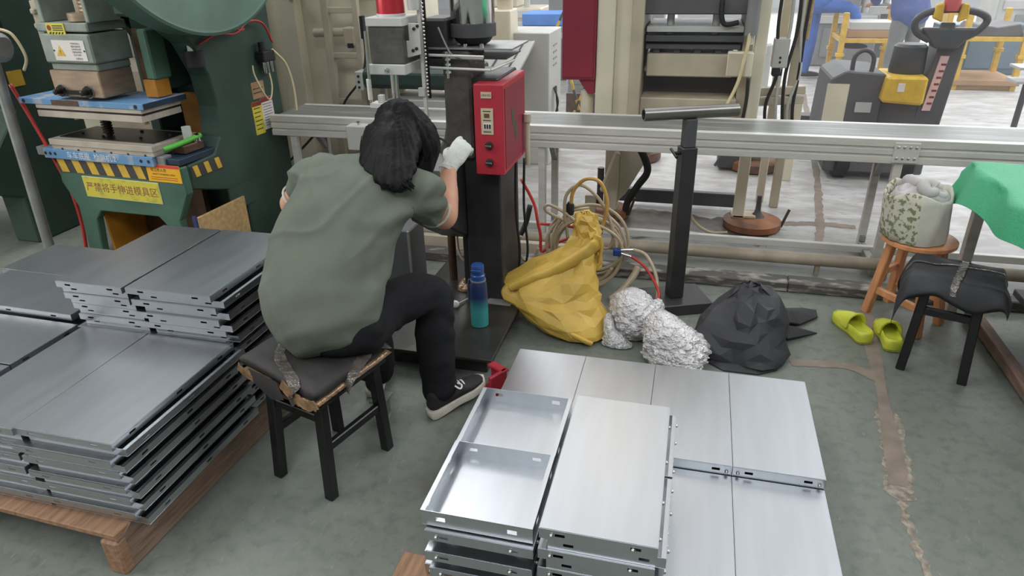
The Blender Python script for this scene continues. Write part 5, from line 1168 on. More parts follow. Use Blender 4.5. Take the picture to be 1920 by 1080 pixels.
# ------------------------------------------------------------------ central cream hydraulic press
c1 = thing('cream_press', 'large cream press standing behind the conveyor in the middle of the picture', 'press', (-.1, 4.6, 0), world=True)
MB().box((-.595, 4.30, .60), (-.49, 4.42, 2.2)).build('left_front_post', M['cream'], c1, bevel=.004)
MB().box((-.49, 4.335, .60), (-.395, 4.9, 2.2)).build('left_column_panel', M['cream'], c1, bevel=.003)
MB().box((-.395, 4.30, .60), (-.325, 4.95, 2.2)).build('left_inner_flange', M['cream_d'], c1, bevel=.004)
MB().box((-.515, 4.30, .02), (-.43, 4.40, .62)).build('left_leg', M['cream'], c1, bevel=.004)
mb = MB(); mb.prism([(-.43, .62), (-.43, .10), (-.38, .16), (-.16, .58), (-.16, .62)], 'Y', 4.36, 4.42); mb.build('gusset', M['cream'], c1, bevel=.004)
MB().box((.30, 4.30, .02), (.365, 4.37, 2.2)).build('right_front_post', M['cream'], c1, bevel=.004)
MB().box((.24, 4.40, .60), (.30, 4.95, 2.2)).build('right_inner_flange', M['cream_d'], c1, bevel=.004)
MB().box((-.325, 4.34, .62), (.24, 4.95, .78)).build('bed', M['cream_d'], c1, bevel=.006)
MB().box((-.325, 4.55, .78), (.24, 4.6, .90)).build('opening_shade_panel', M['grey_d'], c1)  # dark sheet set inside the press opening, standing for its shade
MB().box((-.30, 4.38, .90), (.20, 4.9, 1.03)).build('bolster_beam', M['cream_d'], c1, bevel=.006)
for x in (-.24, -.12, .0, .12): MB().box((x-.03, 4.42, 1.03), (x+.01, 4.86, 1.055)).build('riser_block', M['grey_d'], c1, bevel=.002)
MB().box((-.315, 4.40, 1.055), (.23, 4.9, 1.085)).build('lower_platen', M['bgdark'], c1, bevel=.003)
MB().box((-.315, 4.37, 1.10), (.24, 4.9, 1.135)).build('platen', M['grey_d'], c1, bevel=.003)
MB().box((-.31, 4.36, 1.155), (.235, 4.9, 1.185)).build('pale_platen', M['grey_l'], c1, bevel=.002)
MB().box((-.33, 4.36, 1.25), (.25, 4.95, 1.36)).build('slide', M['bgdark'], c1, bevel=.006)
MB().box((-.33, 4.36, 1.37), (.25, 4.95, 1.75)).build('crown', M['cream_d'], c1, bevel=.006)
for x in (-.18, .08): MB().cyl((x, 4.45, 1.135), (x, 4.45, 1.25), .022, n=14).build('guide_column', M['grey_l'], c1, sm=40)
MB().tube([(.10, 4.34, 1.33), (.105, 4.33, 1.24), (.13, 4.33, 1.20), (.20, 4.34, 1.21)], .014, 8, 6).build('hydraulic_hose', M['rubber'], c1, sm=180)
cbx = MB().box((.16, 4.25, .925), (.30, 4.32, 1.06)).build('control_box', M['cream'], c1, bevel=.006)
MB().box((.165, 4.246, .93), (.262, 4.25, 1.055)).build('control_door', M['cream_d'], cbx, bevel=.002)
MB().tube([(.26, 4.27, 1.25), (.262, 4.25, 1.12), (.245, 4.24, 1.0), (.225, 4.24, .88), (.16, 4.22, .72)], .010, 8, 6).build('cream_hose', M['hose_c'], c1, sm=180)
MB().cyl((.27, 4.28, 1.15), (.27, 4.28, 1.36), .035, n=16).build('filter_bowl', M['grey'], c1, sm=40)
MB().cyl((.27, 4.28, 1.10), (.27, 4.28, 1.15), .018, n=12).build('filter_drain', M['alu'], c1, sm=40)
MB().tube([(.285, 4.26, .92), (.29, 4.26, .8), (.28, 4.26, .66), (.27, 4.27, .58)], .010, 8, 6).build('black_cable', M['rubber'], c1, sm=180)
MB().box((-.46, 4.58, .03), (.34, 4.63, .12)).build('floor_beam', M['grey_d'], c1, bevel=.004)
def foot_disc(x, y, r, label=None):
    dsk = MB().lathe([(r*.9, 0), (r, .012), (r, .05), (r*.85, .062)], (x, y, 0), 36).build('foot_disc', M['rustdisc'], c1, sm=40)
    MB().box((x-r*.75, y-.02, .062), (x+r*.1, y+.09, .078)).build('foot_plate', M['cream_d'], dsk, bevel=.003)
    MB().lathe([(.045, .062), (.022, .09), (.017, .11), (.014, .20)], (x+.03, y+.03, 0), 14).build('levelling_screw', M['grey_d'], dsk, sm=40)
    MB().bar((x+r*.98, y-.02, .02), (x+r*1.2, y-.0, .13), .012).build('locking_pin', M['brown_steel'], dsk)
foot_disc(.42, 4.32, .175); foot_disc(-.50, 4.36, .15)
MB().box((-.52, 4.26, .0), (-.40, 4.44, .05)).build('foot_pad', M['brown_steel'], c1, bevel=.003)
mb = MB().tube([(-.40, 4.30, .64), (-.36, 4.28, .56), (-.28, 4.27, .45), (-.245, 4.27, .34), (-.30, 4.28, .24), (-.36, 4.30, .12), (-.37, 4.32, .03)], .024, 8, 7); mb.build('ribbed_conduit', M['rubber'], c1, sm=180)
MB().bar((-.52, 4.24, .2), (-.43, 4.26, .46), .04).build('drain_pipe', M['cream_d'], c1, bevel=.01)
MB().box((-.63, 4.24, .0), (-.56, 4.3, .17)).build('valve_base', M['cream_d'], c1, bevel=.004)
MB().cyl((-.54, 4.3, .10), (-.54, 4.3, .34), .022, n=12).build('valve_stem', M['grey_d'], c1, sm=40)
one(MB().tube([(.075, 4.30, .62), (.03, 4.25, .52), (-.01, 4.2, .36), (.0, 4.18, .22), (.06, 4.16, .08), (.16, 4.15, .012), (.27, 4.16, .012)], .009, 8, 7), 'clear_hose', M['hose'], 'clear hose hanging under the conveyor right of the roller stand post', 'hose', loc=(.06, 4.16, 0), sm=180)
# red cabinet on the left flank
rcab = thing('red_cabinet', 'dark red electrical cabinet on the left flank of the cream press', 'cabinet', (-.69, 4.4, .86), world=True)
MB().box((-.80, 4.28, .885), (-.598, 4.55, 1.8)).build('body', M['red_d'], rcab, bevel=.006)
MB().box((-.79, 4.272, .90), (-.61, 4.28, 1.79)).build('door', M['red_d'], rcab, bevel=.004)
MB().prism([(-.70, .885), (-.60, .885), (-.60, .80), (-.64, .80)], 'Y', 4.30, 4.45).build('funnel', M['red_d'], rcab, bevel=.003)
MB().cyl((-.655, 4.37, .55), (-.655, 4.37, .81), .04, n=16).build('support_pipe', M['cream'], rcab, sm=40)
# side frame at the right of the press
sf = thing('pipe_frame', 'cream pipe frame with grey switch box right of the cream press', 'frame', (.55, 4.9, 0), world=True)
MB().bar((.585, 4.75, 0), (.585, 4.75, 2.0), .055, .055, up=(0, 1, 0)).build('post', M['cream_d'], sf, bevel=.004)
MB().bar((.50, 4.85, 0), (.50, 4.85, 2.0), .05, .05, up=(0, 1, 0)).build('post', M['cream'], sf, bevel=.004)
for z in (.72, .78): MB().bar((.36, 4.62, z), (.66, 4.75, z), .045, .05).build('cross_rail', M['cream_d'], sf, bevel=.004)
sbx = MB().box((.43, 4.58, .93), (.52, 4.66, 1.10)).build('switch_box', M['grey_l'], sf, bevel=.006)
MB().box((.44, 4.59, .88), (.50, 4.65, .93)).build('cable_gland', M['rubber'], sbx, bevel=.006)
for z in (.965, .99): MB().lathe([(.007, 0), (.007, -.004)], (.475, 4.58, z), 10, 'Y').build('button', M['ink'], sbx)
for i, (x, m_) in enumerate(((.44, 'rubber'), (.50, 'grey_l'), (.54, 'rubber'), (.57, 'grey_l'), (.60, 'rubber'))):
    MB().tube([(x, 4.60, 1.4), (x+.01*math.sin(i), 4.59, 1.15), (x+.03*math.cos(i*2), 4.6, .9), (x-.01, 4.6, .7), (x+.02, 4.62, .50)], .010, 8, 6).build('cable', M[m_], sf, sm=180)
MB().box((.58, 4.68, 1.08), (.63, 4.74, 1.6)).build('cylinder_body', M['plank'], sf, bevel=.004)
bp_ = thing('valve_foot', 'orange-brown disc foot with valve block far behind the conveyor', 'foot', (.45, 5.6, 0), world=True)
MB().lathe([(.17, 0), (.19, .015), (.19, .07), (.16, .09)], (.50, 5.65, 0), 30).build('disc', M['rustdisc'], bp_, sm=40)
MB().box((.22, 5.55, .02), (.48, 5.8, .22)).build('valve_block', M['grey_d'], bp_, bevel=.01)
MB().box((.40, 5.58, .09), (.60, 5.75, .16)).build('plate', M['grey'], bp_, bevel=.004)
MB().bar((.72, 5.4, 0), (.72, 5.4, .6), .07).build('post', M['cream'], bp_, bevel=.004)
MB().cyl((.20, 5.5, .05), (.27, 5.52, .18), .012, n=8).build('lever', M['grey_d'], bp_)
bq = thing('valve_foot', 'orange-brown disc foot partly hidden behind the left press leg', 'foot', (-.42, 5.75, 0), world=True)
MB().lathe([(.17, 0), (.19, .015), (.19, .08), (.16, .10)], (-.42, 5.78, 0), 30).build('disc', M['rustdisc'], bq, sm=40)
MB().box((-.55, 5.68, .10), (-.28, 5.9, .20)).build('clamp', M['cream_d'], bq, bevel=.01)
# ------------------------------------------------------------------ cream machine with ladder (left, behind conveyor)
cl_ = thing('cream_machine', 'tall cream machine housing with a fixed ladder behind the conveyor at the left', 'machine', (-2.4, 4.8, 0), world=True)
MB().box((-3.02, 4.62, 0), (-1.98, 5.4, 2.2)).build('housing', M['cream'], cl_, bevel=.01)
MB().box((-2.86, 4.52, 0), (-2.70, 4.62, 2.2)).build('corner_post', M['cream'], cl_, bevel=.006)
for x0, x1 in ((-2.45, -2.40), (-2.225, -2.185)): MB().box((x0, 4.42, .15), (x1, 4.46, 2.0)).build('ladder_rail', M['cream_d'], cl_, bevel=.003)
for z in (.45, .68, .985, 1.27, 1.55): MB().box((-2.42, 4.425, z-.018), (-2.19, 4.455, z+.018)).build('rung', M['cream_d'], cl_, bevel=.003)
for z in (.3, 1.9): MB().box((-2.33, 4.455, z), (-2.29, 4.62, z+.03)).build('ladder_bracket', M['cream_d'], cl_)
MB().cyl((-2.56, 4.5, 1.12), (-2.27, 4.5, 1.13), .028, n=14).build('pipe_arm', M['cream_d'], cl_, sm=40)
MB().box((-2.33, 4.46, 1.04), (-2.25, 4.55, 1.16)).build('limit_switch', M['cream_d'], cl_, bevel=.008)
MB().box((-2.30, 4.45, 1.03), (-2.26, 4.47, 1.06)).build('switch_window', M['ink'], cl_)
MB().box((-2.33, 4.605, 1.33), (-2.12, 4.62, 1.45)).build('framed_notice', M['plank'], cl_, bevel=.003)
MB().box((-2.73, 4.505, 1.33), (-2.62, 4.52, 1.38)).build('white_notice', M['paper'], cl_)
MB().box((-2.29, 4.61, 1.19), (-2.22, 4.618, 1.22)).build('small_notice', M['paper'], cl_)
MB().tube([(-2.15, 4.4, 1.2), (-2.14, 4.38, 1.0), (-2.18, 4.36, .85), (-2.3, 4.36, .72), (-2.34, 4.36, .66)], .008, 8, 6).build('cable', M['rubber'], cl_, sm=180)
MB().box((-2.15, 4.36, 1.10), (-2.125, 4.40, 1.24)).build('lever_switch', M['rubber'], cl_, bevel=.003)
MB().tube([(-2.9, 4.4, .2), (-2.7, 4.38, .36), (-2.55, 4.38, .50), (-2.45, 4.38, .60)], .009, 8, 6).build('cable', M['rubber'], cl_, sm=180)
# dark green short belt table behind the riveter
gb = thing('short_belt_feeder', 'short dark green belt feeder behind the riveting head', 'conveyor', (-1.8, 4.4, .5), world=True)
rings = [(-0.02, .0), (.0, .045), (.05, .065), (.25, .07)]
mb = MB(); mb.prism([(4.28, .80), (4.26, .83), (4.26, .90), (4.30, .935), (4.55, .95), (4.58, .93), (4.58, .80)], 'X', -2.12, -1.35); mb.build('belt', mat('dark_green_belt', (40, 60, 54), .45, 0, .12, 5), gb, bevel=.008)
MB().box((-2.17, 4.25, .79), (-2.12, 4.58, .91)).build('side_cheek', M['grey_l'], gb, bevel=.004)
for z in (.81, .845, .88): MB().lathe([(.009, 0), (.009, -.004)], (-2.145, 4.25, z), 10, 'Y').build('bolt', M['ink'], gb)
for x in (-2.1, -1.4): MB().box((x-.02, 4.5, .0), (x+.02, 4.54, .80)).build('leg', M['alu'], gb, bevel=.003)
MB().box((-1.95, 4.24, .60), (-1.35, 4.58, .74)).build('white_panel', M['grey_l'], gb, bevel=.003)
# white control cabinet
wc = thing('white_cabinet', 'white control cabinet right behind the red control box', 'cabinet', (-1.3, 5.6, 0), world=True)
MB().box((-1.50, 5.45, .0), (-1.12, 5.95, 1.03)).build('body', M['grey_l'], wc, bevel=.006)
for i in range(3):
    for j in range(4): MB().lathe([(.008, 0), (.008, .004)], (-1.12, 5.62+i*.06, .92-j*.05), 8, 'X').build('indicator', M['grey'], wc)
for i in range(4): MB().tube([(-1.11, 5.6+i*.03, .60), (-1.07-.01*i, 5.58+i*.03, .5), (-1.09, 5.58+i*.03, .40)], .007, 6, 5).build('cable', M['rubber'], wc, sm=180)
MB().box((-1.62, 5.35, .85), (-1.40, 5.6, 1.2)).build('side_housing', M['cream'], wc, bevel=.01)
MB().lathe([(.06, 1.2), (.06, 1.27), (.08, 1.28), (.08, 1.36)], (-1.47, 5.48, 0), 18).build('chimney', M['cream'], wc, sm=40)
MB().tube([(-1.56, 5.4, 1.30), (-1.60, 5.38, 1.22), (-1.57, 5.36, 1.15), (-1.52, 5.36, 1.14)], .018, 8, 5).build('hook_pipe', M['cream_d'], wc, sm=180)
mb = MB(); mb.add([(-1.75, 5.1, .72), (-1.30, 5.1, .76), (-1.22, 5.4, .98), (-1.70, 5.4, .94), (-1.75, 5.1, .70), (-1.30, 5.1, .74), (-1.22, 5.4, .96), (-1.70, 5.4, .92)], [(0,1,2,3),(7,6,5,4),(0,4,5,1),(1,5,6,2),(2,6,7,3),(3,7,4,0)]); mb.build('slatted_cover', M['grey_l'], wc)
for i in range(3): MB().bar((-1.68+i*.14, 5.10, .735+i*.012), (-1.58+i*.14, 5.4, .95+i*.01), .012, .008).build('cover_rib', M['grey_d'], wc)
# folding barrier
fbz = thing('folding_barrier', 'yellow and black folding barrier between the white and red cabinets', 'barrier', (-.98, 6.4, 0), world=True)
def zig(p, q, k):
    p = Vector(p); q = Vector(q); n = 6
    for i in range(n):
        a = p+(q-p)*i/n; b = p+(q-p)*(i+1)/n; MB().bar(a, b, .028, .02).build('painted_slat', M['yellow'] if (i+k) % 2 else M['grey_d'], fbz)
zig((-1.18, 6.4, 1.12), (-.92, 6.4, .62), 0); zig((-.92, 6.4, .62), (-1.14, 6.4, .08), 1); zig((-1.42, 6.4, .62), (-1.18, 6.4, 1.12), 1)
zig((-1.14, 6.42, .62), (-.98, 6.42, .08), 0); zig((-.78, 6.42, .62), (-.98, 6.42, .08), 1); zig((-1.14, 6.42, .62), (-.9, 6.42, 1.1), 1)
MB().box((-.80, 6.38, 0), (-.75, 6.44, .62)).build('end_post', M['yellow'], fbz, bevel=.004)
# small drawer cabinet
dc = thing('drawer_cabinet', 'small grey drawer cabinet beyond the folding barrier', 'cabinet', (-1.1, 7.6, 0), world=True)
MB().box((-1.35, 7.5, .2), (-.85, 8.0, .72)).build('carcass', M['grey_l'], dc, bevel=.006)
for i in range(6): MB().box((-1.33, 7.485, .22+i*.082), (-.87, 7.5, .29+i*.082)).build('drawer', M['grey'], dc, bevel=.004)
MB().box((-1.35, 7.5, 0), (-.85, 8.0, .2)).build('plinth', M['brown_steel'], dc)
# ------------------------------------------------------------------ pallet truck
pt = thing('pallet_truck', 'black and yellow electric pallet truck with looped tiller behind the conveyor at right', 'pallet truck', (1.45, 6.4, 0), world=True)
MB().prism([(1.04, .02), (1.46, .02), (1.46, .66), (1.16, .68), (1.06, .62)], 'Y', 6.2, 6.9).build('battery_box', M['bgdark'], pt, bevel=.012)
MB().box((1.035, 6.19, .16), (1.20, 6.2, .58)).build('torn_label', M['cream'], pt)
MB().box((1.27, 6.19, .36), (1.39, 6.2, .44)).build('data_plate', M['grey_l'], pt)
mb = MB(); mb.tube([(1.22, 6.3, .64), (1.22, 6.3, .78), (1.29, 6.3, .83), (1.36, 6.3, .78), (1.36, 6.3, .64)], .018, 8, 6); mb.build('lifting_loop', M['bgdark'], pt, sm=180)
MB().prism([(1.43, .46), (1.74, .44), (1.74, .66), (1.45, .66)], 'Y', 6.10, 6.55).build('yellow_cover', M['yellow'], pt, bevel=.02)
MB().box((1.53, 6.093, .545), (1.58, 6.1, .61)).build('round_sticker', M['paper'], pt, bevel=.002)
MB().box((1.46, 6.25, .02), (1.75, 6.8, .44)).build('drive_housing', M['bgdark'], pt, bevel=.012)
MB().lathe([(.125, .66), (.13, .68), (.12, .86), (.10, .88)], (1.62, 6.33, 0), 26).build('drive_motor', M['grey_d'], pt, sm=40)
MB().prism([(1.70, .02), (1.92, .02), (1.98, .95), (1.80, .95)], 'Y', 6.25, 6.5).build('mast', M['bgdark'], pt, bevel=.01)
ml = MB().prism([(1.775, .38), (1.835, .38), (1.88, .80), (1.82, .80)], 'Y', 6.235, 6.25).build('red_white_label', mat('pale_pink_label', (226, 190, 186), .5, 0, .05, 8), pt)
for i in range(7): MB().box((1.80+i*.006, 6.232, .43+i*.05), (1.835+i*.006, 6.235, .445+i*.05)).build('printed_mark', M['ink_red'], ml)
MB().bar((1.87, 6.35, .9), (1.80, 6.2, 1.02), .10, .08).build('tiller_arm', M['grey_d'], pt, bevel=.01)
mb = MB(); mb.tube([(1.70, 6.2, .92), (1.60, 6.2, .98), (1.58, 6.2, 1.06), (1.66, 6.2, 1.12), (1.82, 6.2, 1.14), (1.98, 6.2, 1.12), (2.06, 6.2, 1.07), (2.02, 6.2, .99), (1.92, 6.2, .93)], .026, 10, 7); mb.build('tiller_loop', M['grey_d'], pt, sm=180)
MB().prism([(1.62, 1.01), (2.02, 1.01), (1.90, .86), (1.74, .86)], 'Y', 6.17, 6.25).build('tiller_head', M['grey_d'], pt, bevel=.015)
MB().lathe([(.055, 1.13), (.058, 1.15), (.058, 1.25), (.04, 1.28)], (1.80, 6.2, 0), 20).build('emergency_button', mat('faded_red_button', (200, 92, 92), .4, 0, .06, 8), pt, sm=40)
for s_ in (-1, 1): MB().prism([(1.80+s_*.05, 1.05), (1.80+s_*.12, 1.08), (1.80+s_*.11, 1.18), (1.80+s_*.06, 1.19)], 'Y', 6.15, 6.2).build('thumb_switch', M['yellow'], pt, bevel=.01)
for s_ in (0, 1): MB().lathe([(.10, 0), (.11, .01), (.11, .07), (.10, .08)], (1.25+s_*.45, 6.45, .11), 22, 'X').build('wheel', M['rubber'], pt, sm=40)
pt_wheels = [(1.30, 6.42), (1.66, 6.42)]
for y0 in (6.35, 6.7): MB().box((1.0, y0+.5, .05), (1.9, y0+.66, .11)).build('fork', M['bgdark'], pt)
for ch in pt.children_recursive:   # the truck stands nearer than first measured: same build, true size 0.88
    for v in ch.data.vertices:
        wx, wy, wz = v.co.x+1.45, v.co.y+6.4, v.co.z
        v.co = Vector((wx*.88-1.45, wy*.88-6.4, 1.6-(1.6-wz)*.88))
pt.location = (1.276, 5.632, 0)
for ch in pt.children_recursive:
    for v in ch.data.vertices: v.co += Vector((1.45-1.276, 6.4-5.632, 0))
for x in (1.06, 1.50): MB().lathe([(.11, 0), (.125, .012), (.125, .09), (.11, .10)], (x, 5.56, .125), 24, 'X').build('load_wheel', M['rubber'], pt, sm=40)
MB().box((.98, 5.48, .06), (1.66, 6.0, .22)).build('chassis_skirt', M['bgdark'], pt, bevel=.01)
ps = thing('metal_stand', 'thin dark metal stand with small shelf at the right edge of the background', 'stand', (2.42, 6.2, 0), world=True)
MB().cyl((2.44, 6.2, 0), (2.44, 6.2, 1.6), .022, n=12).build('post', M['bgdark'], ps, sm=40)
for z in (.62, .72): MB().box((2.34, 6.12, z), (2.58, 6.34, z+.02)).build('shelf', M['grey_l'], ps, bevel=.003)
MB().cyl((2.44, 6.2, 0), (2.44, 6.2, .02), .15, n=24).build('foot_plate', M['bgdark'], ps, sm=40)
# ------------------------------------------------------------------ yellow racks
def rack(x0, x1, y0, y1, label, zsh, loadf):
    r_ = thing('yellow_rack', label, 'rack', ((x0+x1)/2, (y0+y1)/2, 0), group=None, world=True)
    for x in (x0, x1):
        for y in (y0, y1):
            MB().box((x-.03, y-.03, 0), (x+.03, y+.03, .86)).build('post', M['yellow'], r_, bevel=.004)
            MB().box((x-.045, y-.045, .36), (x+.045, y+.045, .40)).build('post_collar', M['yellow'], r_, bevel=.003)
    for y in (y0, y1): MB().box((x0, y-.02, zsh-.05), (x1, y+.02, zsh)).build('cross_beam', M['yellow'], r_, bevel=.003)
    for x in (x0, x1): MB().box((x-.02, y0, zsh-.05), (x+.02, y1, zsh)).build('side_beam', M['yellow'], r_, bevel=.003)
    MB().box((x0-.05, y0-.05, .06), (x1+.05, y1+.05, .12)).build('pallet_deck', M['cardboard'], r_, bevel=.004)
    MB().box((x0, y0, .0), (x1, y1, .06)).build('pallet_base', M['plank'], r_, bevel=.004)
    return r_
rack(1.66, 2.30, 9.5, 10.2, 'yellow steel rack with cardboard stack left of the pallet truck tiller', .57, 1)
rack(2.98, 3.60, 9.5, 10.2, 'yellow steel rack with dark folded sheets right of the pallet truck', .60, 2)
one(MB().box((1.71, 9.54, .572), (2.24, 10.1, .66)), 'cardboard_sheets', M['cardboard'], 'brown cardboard sheets lying on the first yellow rack', 'cardboard', loc=(1.87, 9.8, .57), bevel=.006)
one(MB().box((1.73, 9.54, .662), (2.22, 9.95, .75)), 'flat_box', M['grey_l'], 'flat pale box on top of the cardboard sheets', 'box', loc=(1.87, 9.7, .66), bevel=.006)
one(MB().prism([(3.02, .60), (3.58, .60), (3.52, .74), (3.3, .70), (3.1, .73)], 'Y', 9.52, 10.1), 'folded_sheet', M['bgdark'], 'dark folded sheet heaped on the right yellow rack', 'sheet', loc=(3.3, 9.8, .6), bevel=.01)
bx = thing('plastic_crate', 'blue plastic crate on the floor beside the first yellow rack', 'crate', (2.55, 10.1, 0), world=True)
MB().box((2.40, 9.95, 0), (2.70, 10.3, .30)).build('body', M['bluecrate'], bx, bevel=.01)
for i in range(3): MB().box((2.41+i*.1, 9.942, .05), (2.48+i*.1, 9.95, .25)).build('side_rib', mat('pale_blue_rib', (120, 170, 226), .5, 0, .05, 6), bx)
gbin = thing('dark_bin', 'grey-blue bin cabinet under the right yellow rack', 'cabinet', (3.4, 10.9, 0), world=True)
MB().box((3.05, 10.7, 0), (4.1, 11.1, .62)).build('body', mat('grey_blue_paint', (92, 110, 124), .5, 0, .1, 4), gbin, bevel=.01)
for i in range(3): MB().box((3.08+i*.34, 10.69, .08), (3.38+i*.34, 10.7, .55)).build('door', mat('grey_blue_door', (104, 124, 138), .5, 0, .08, 4), gbin, bevel=.004)
# far machines and shelves seen through the gaps
def far_machine(x, y, w_, d_, h_, m_, label, cat='machine', extra=None):
    t_ = thing('distant_machine', label, cat, (x, y, 0), world=True)
    MB().box((x-w_/2, y, 0), (x+w_/2, y+d_, h_*.55)).build('base', M[m_], t_, bevel=.02)
    MB().box((x-w_*.4, y+d_*.1, h_*.55), (x+w_*.2, y+d_*.9, h_)).build('housing', M[m_], t_, bevel=.02)
    MB().box((x-w_*.45, y-.03, h_*.45), (x+w_*.45, y, h_*.53)).build('table_edge', M['grey_l'], t_, bevel=.005)
    MB().box((x-w_*.3, y-.02, h_*.1), (x+w_*.1, y, h_*.4)).build('door', M['grey'], t_, bevel=.005)
    MB().cyl((x+w_*.3, y+d_*.3, h_*.55), (x+w_*.3, y+d_*.3, h_*1.05), .05, n=12).build('column', M['grey_l'], t_, sm=40)
    return t_
far_machine(1.95, 11.2, .9, .7, 1.3, 'grey', 'grey bench drill standing behind the first yellow rack')
far_machine(2.4, 12.2, 1.0, .8, 1.4, 'grey_d', 'dark grey machine far behind the worker with navy jacket')
far_machine(-1.5, 9.5, 1.2, .8, 1.2, 'grey', 'grey machine far behind the white control cabinet')
far_machine(-3.2, 11.5, 1.4, .8, 1.4, 'cream_d', 'cream machine far behind the ladder housing')
far_machine(.2, 8.6, 1.2, .8, 1.1, 'grey_l', 'pale machine far behind the opening of the cream press')
far_machine(-.7, 10.4, .9, .8, 1.2, 'grey', 'grey machine far behind the red cabinet')
far_machine(4.9, 12.5, 1.3, .8, 1.5, 'grey_l', 'pale grey machine in the far right corner')
one(MB().box((-2.1, 8.6, .78), (-1.35, 9.1, .92)), 'blue_tray', M['bluecrate'], 'blue tray on the distant bench behind the feeder bowl', 'tray', loc=(-1.7, 8.85, .78), bevel=.01)
bn = thing('distant_bench', 'distant grey bench carrying the blue tray', 'bench', (-1.7, 8.85, 0), world=True)
MB().box((-2.3, 8.5, .72), (-1.1, 9.2, .78)).build('bench_top', M['grey'], bn, bevel=.004)
for x in (-2.25, -1.15):
    for y in (8.55, 9.15): MB().box((x-.03, y-.03, 0), (x+.03, y+.03, .72)).build('leg', M['grey'], bn)
yo = thing('yellow_guard_rail', 'yellow guard rail post and rail at the far right', 'guard rail', (4.6, 13.6, 0), world=True)
for x in (3.9, 5.4): MB().box((x-.05, 13.55, 0), (x+.05, 13.65, 1.3)).build('post', M['yellow'], yo, bevel=.005)
for z in (.5, 1.0): MB().box((3.9, 13.57, z), (5.4, 13.63, z+.1)).build('rail', M['yellow'], yo, bevel=.005)
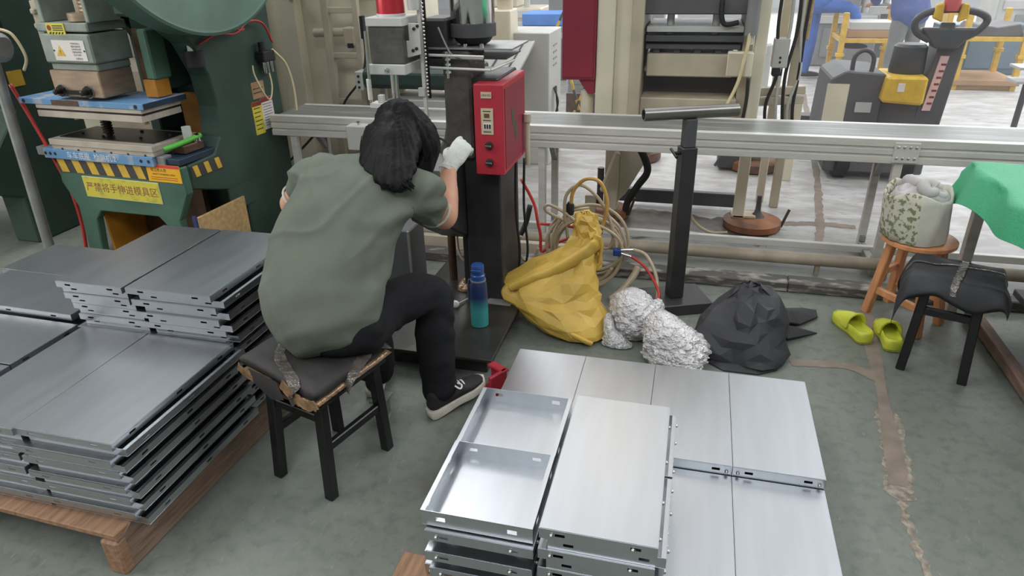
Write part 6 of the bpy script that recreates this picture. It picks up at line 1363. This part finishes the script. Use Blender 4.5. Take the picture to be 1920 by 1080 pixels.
# ------------------------------------------------------------------ two workers in the background
def worker(loc, rz, label, mtop, mleg, raised, lean=.15):
    p_ = thing('person', label, 'person', loc, rz=rz)
    hip = .92; sh = 1.40
    KR = Vector((.10, .02, .48)); AR = Vector((.11, -.01, .08)); KL = Vector((-.10, .02, .48)); AL = Vector((-.11, 0, .08))
    if raised: KR = Vector((.14, .40, .84)); AR = Vector((.15, .44, .46))
    ch_leg = [[((.0, 0, hip), .16, .11, X1), ((0, .01, hip+.12), .15, .10)], [((.085, .0, hip-.02), .09, .09, X1), (KR, .066, .066), (AR+Vector((0, 0, .02)), .052, .055)], [((-.085, 0, hip-.02), .09, .09, X1), (KL, .066, .066), (AL, .052, .055)]]
    l_ = lean
    SL = Vector((-.19, l_, sh-.02)); SR = Vector((.19, l_, sh-.02)); EL = Vector((-.24, l_+.12, 1.13)); ER = Vector((.24, l_+.14, 1.13)); WL_ = Vector((-.14, l_+.30, 1.02)); WR_ = Vector((.16, l_+.30, 1.0))
    organic('body', [[((0, l_*.3, 1.1), .12, .08, X1), ((0, l_, sh), .12, .07), ((0, l_+.02, sh+.08), .05, .05)], [((0, l_+.02, sh+.06), .048, .05, X1), ((0, l_+.05, 1.56), .07, .085), ((0, l_+.07, 1.64), .075, .09), ((0, l_+.06, 1.70), .05, .065)],
        [((0, l_+.15, 1.58), .012, .014, X1), ((0, l_+.175, 1.565), .011, .012)],
        [(SL, .05, .05, X1), (EL, .038, .038), (WL_, .026, .026)], [(SR, .05, .05, X1), (ER, .038, .038), (WR_, .026, .026)],
        [(WL_, .03, .02, X1), (WL_+Vector((.02, .06, -.01)), .038, .018), (WL_+Vector((.025, .10, -.02)), .034, .012)], [(WR_, .03, .02, X1), (WR_+Vector((-.02, .06, -.01)), .038, .018), (WR_+Vector((-.025, .10, -.02)), .034, .012)],
        ]+[[(WR_+Vector((-.045+.018*k, .09, -.015)), .008, .008, X1), (WR_+Vector((-.047+.018*k, .135, -.035)), .008, .008), (WR_+Vector((-.047+.018*k, .15, -.06)), .007, .007)] for k in range(4)]
        +[[(WL_+Vector((-.005+.018*k, .09, -.015)), .008, .008, X1), (WL_+Vector((-.005+.018*k, .135, -.035)), .008, .008), (WL_+Vector((-.005+.018*k, .15, -.06)), .007, .007)] for k in range(4)], M['skin'], p_, voxel=.012, sm_it=2)
    organic('jacket', [[((0, .0, hip+.02), .20, .145, X1), ((0, l_*.4, 1.10), .185, .135), ((0, l_*.8, 1.28), .19, .115), ((0, l_, sh), .15, .09), ((0, l_+.01, sh+.05), .07, .06)], [(SL, .075, .075, X1), (EL, .06, .06), (WL_+Vector((0, -.04, .01)), .046, .046)], [(SR, .075, .075, X1), (ER, .06, .06), (WR_+Vector((0, -.04, .01)), .046, .046)]], M[mtop], p_, voxel=.014, sm_it=3, disp=lambda c, n: .008*fnoise((c.x*10, c.y*10, c.z*9)))
    organic('trousers', ch_leg, M[mleg], p_, voxel=.014, sm_it=3, disp=lambda c, n: .007*fnoise((c.x*10, c.y*10, c.z*12)))
    organic('hair', [[((0, l_+.02, 1.66), .07, .07, X1), ((0, l_+.04, 1.70), .08, .09), ((0, l_+.06, 1.74), .06, .07)]], M['hair'], p_, voxel=.012, sm_it=2)
    for a in (AR, AL):
        organic('shoe', [[(a+Vector((0, -.05, -.03)), .04, .04, X1), (a+Vector((0, .04, -.035)), .045, .04), (a+Vector((0, .15, -.045)), .045, .03), (a+Vector((0, .19, -.05)), .03, .02)]], M['shoe'], p_, voxel=.012, sm_it=2)
    return p_
worker((1.40, 10.05, .005), math.radians(-78), 'person in bright blue workwear standing with one foot raised beside the first yellow rack', 'blue_cov', 'blue_cov', True)
worker((2.05, 8.3, .005), math.radians(20), 'person in navy jacket and grey trousers standing behind the pallet truck', 'blue_cov2', 'grey', False)
# small items nobody should miss near the disc feet
one(MB().box((-.30, 4.02, 0), (-.12, 4.035, .008), rot=.5), 'metal_strip', M['grey_l'], 'thin bright metal strip on the oily floor under the conveyor', 'scrap', loc=(-.2, 4.03, 0))
one(MB().box((.02, 4.12, 0), (.20, 4.135, .008), rot=-.25), 'metal_strip', M['grey_l'], 'bright metal strip right of the stand post under the conveyor', 'scrap', loc=(.1, 4.12, 0))
for o in list(bpy.data.objects):
    if '_w' in o: del o['_w']
# ------------------------------------------------------------------ haze volume filling the back of the hall
hz = struct(MB().box((-11.9, 4.0, .01), (11.9, 21.9, 5.8)).build('air_haze', mat('unused_haze_base', (200, 200, 200))))
hm = bpy.data.materials.new('hall_haze'); hm.use_nodes = True; nt = hm.node_tree; nt.nodes.clear()
vo = nt.nodes.new('ShaderNodeVolumeScatter'); ou = nt.nodes.new('ShaderNodeOutputMaterial'); nt.links.new(vo.outputs[0], ou.inputs['Volume'])
vo.inputs['Density'].default_value = .03; vo.inputs['Color'].default_value = (.95, .96, 1, 1)
hz.data.materials.clear(); hz.data.materials.append(hm)
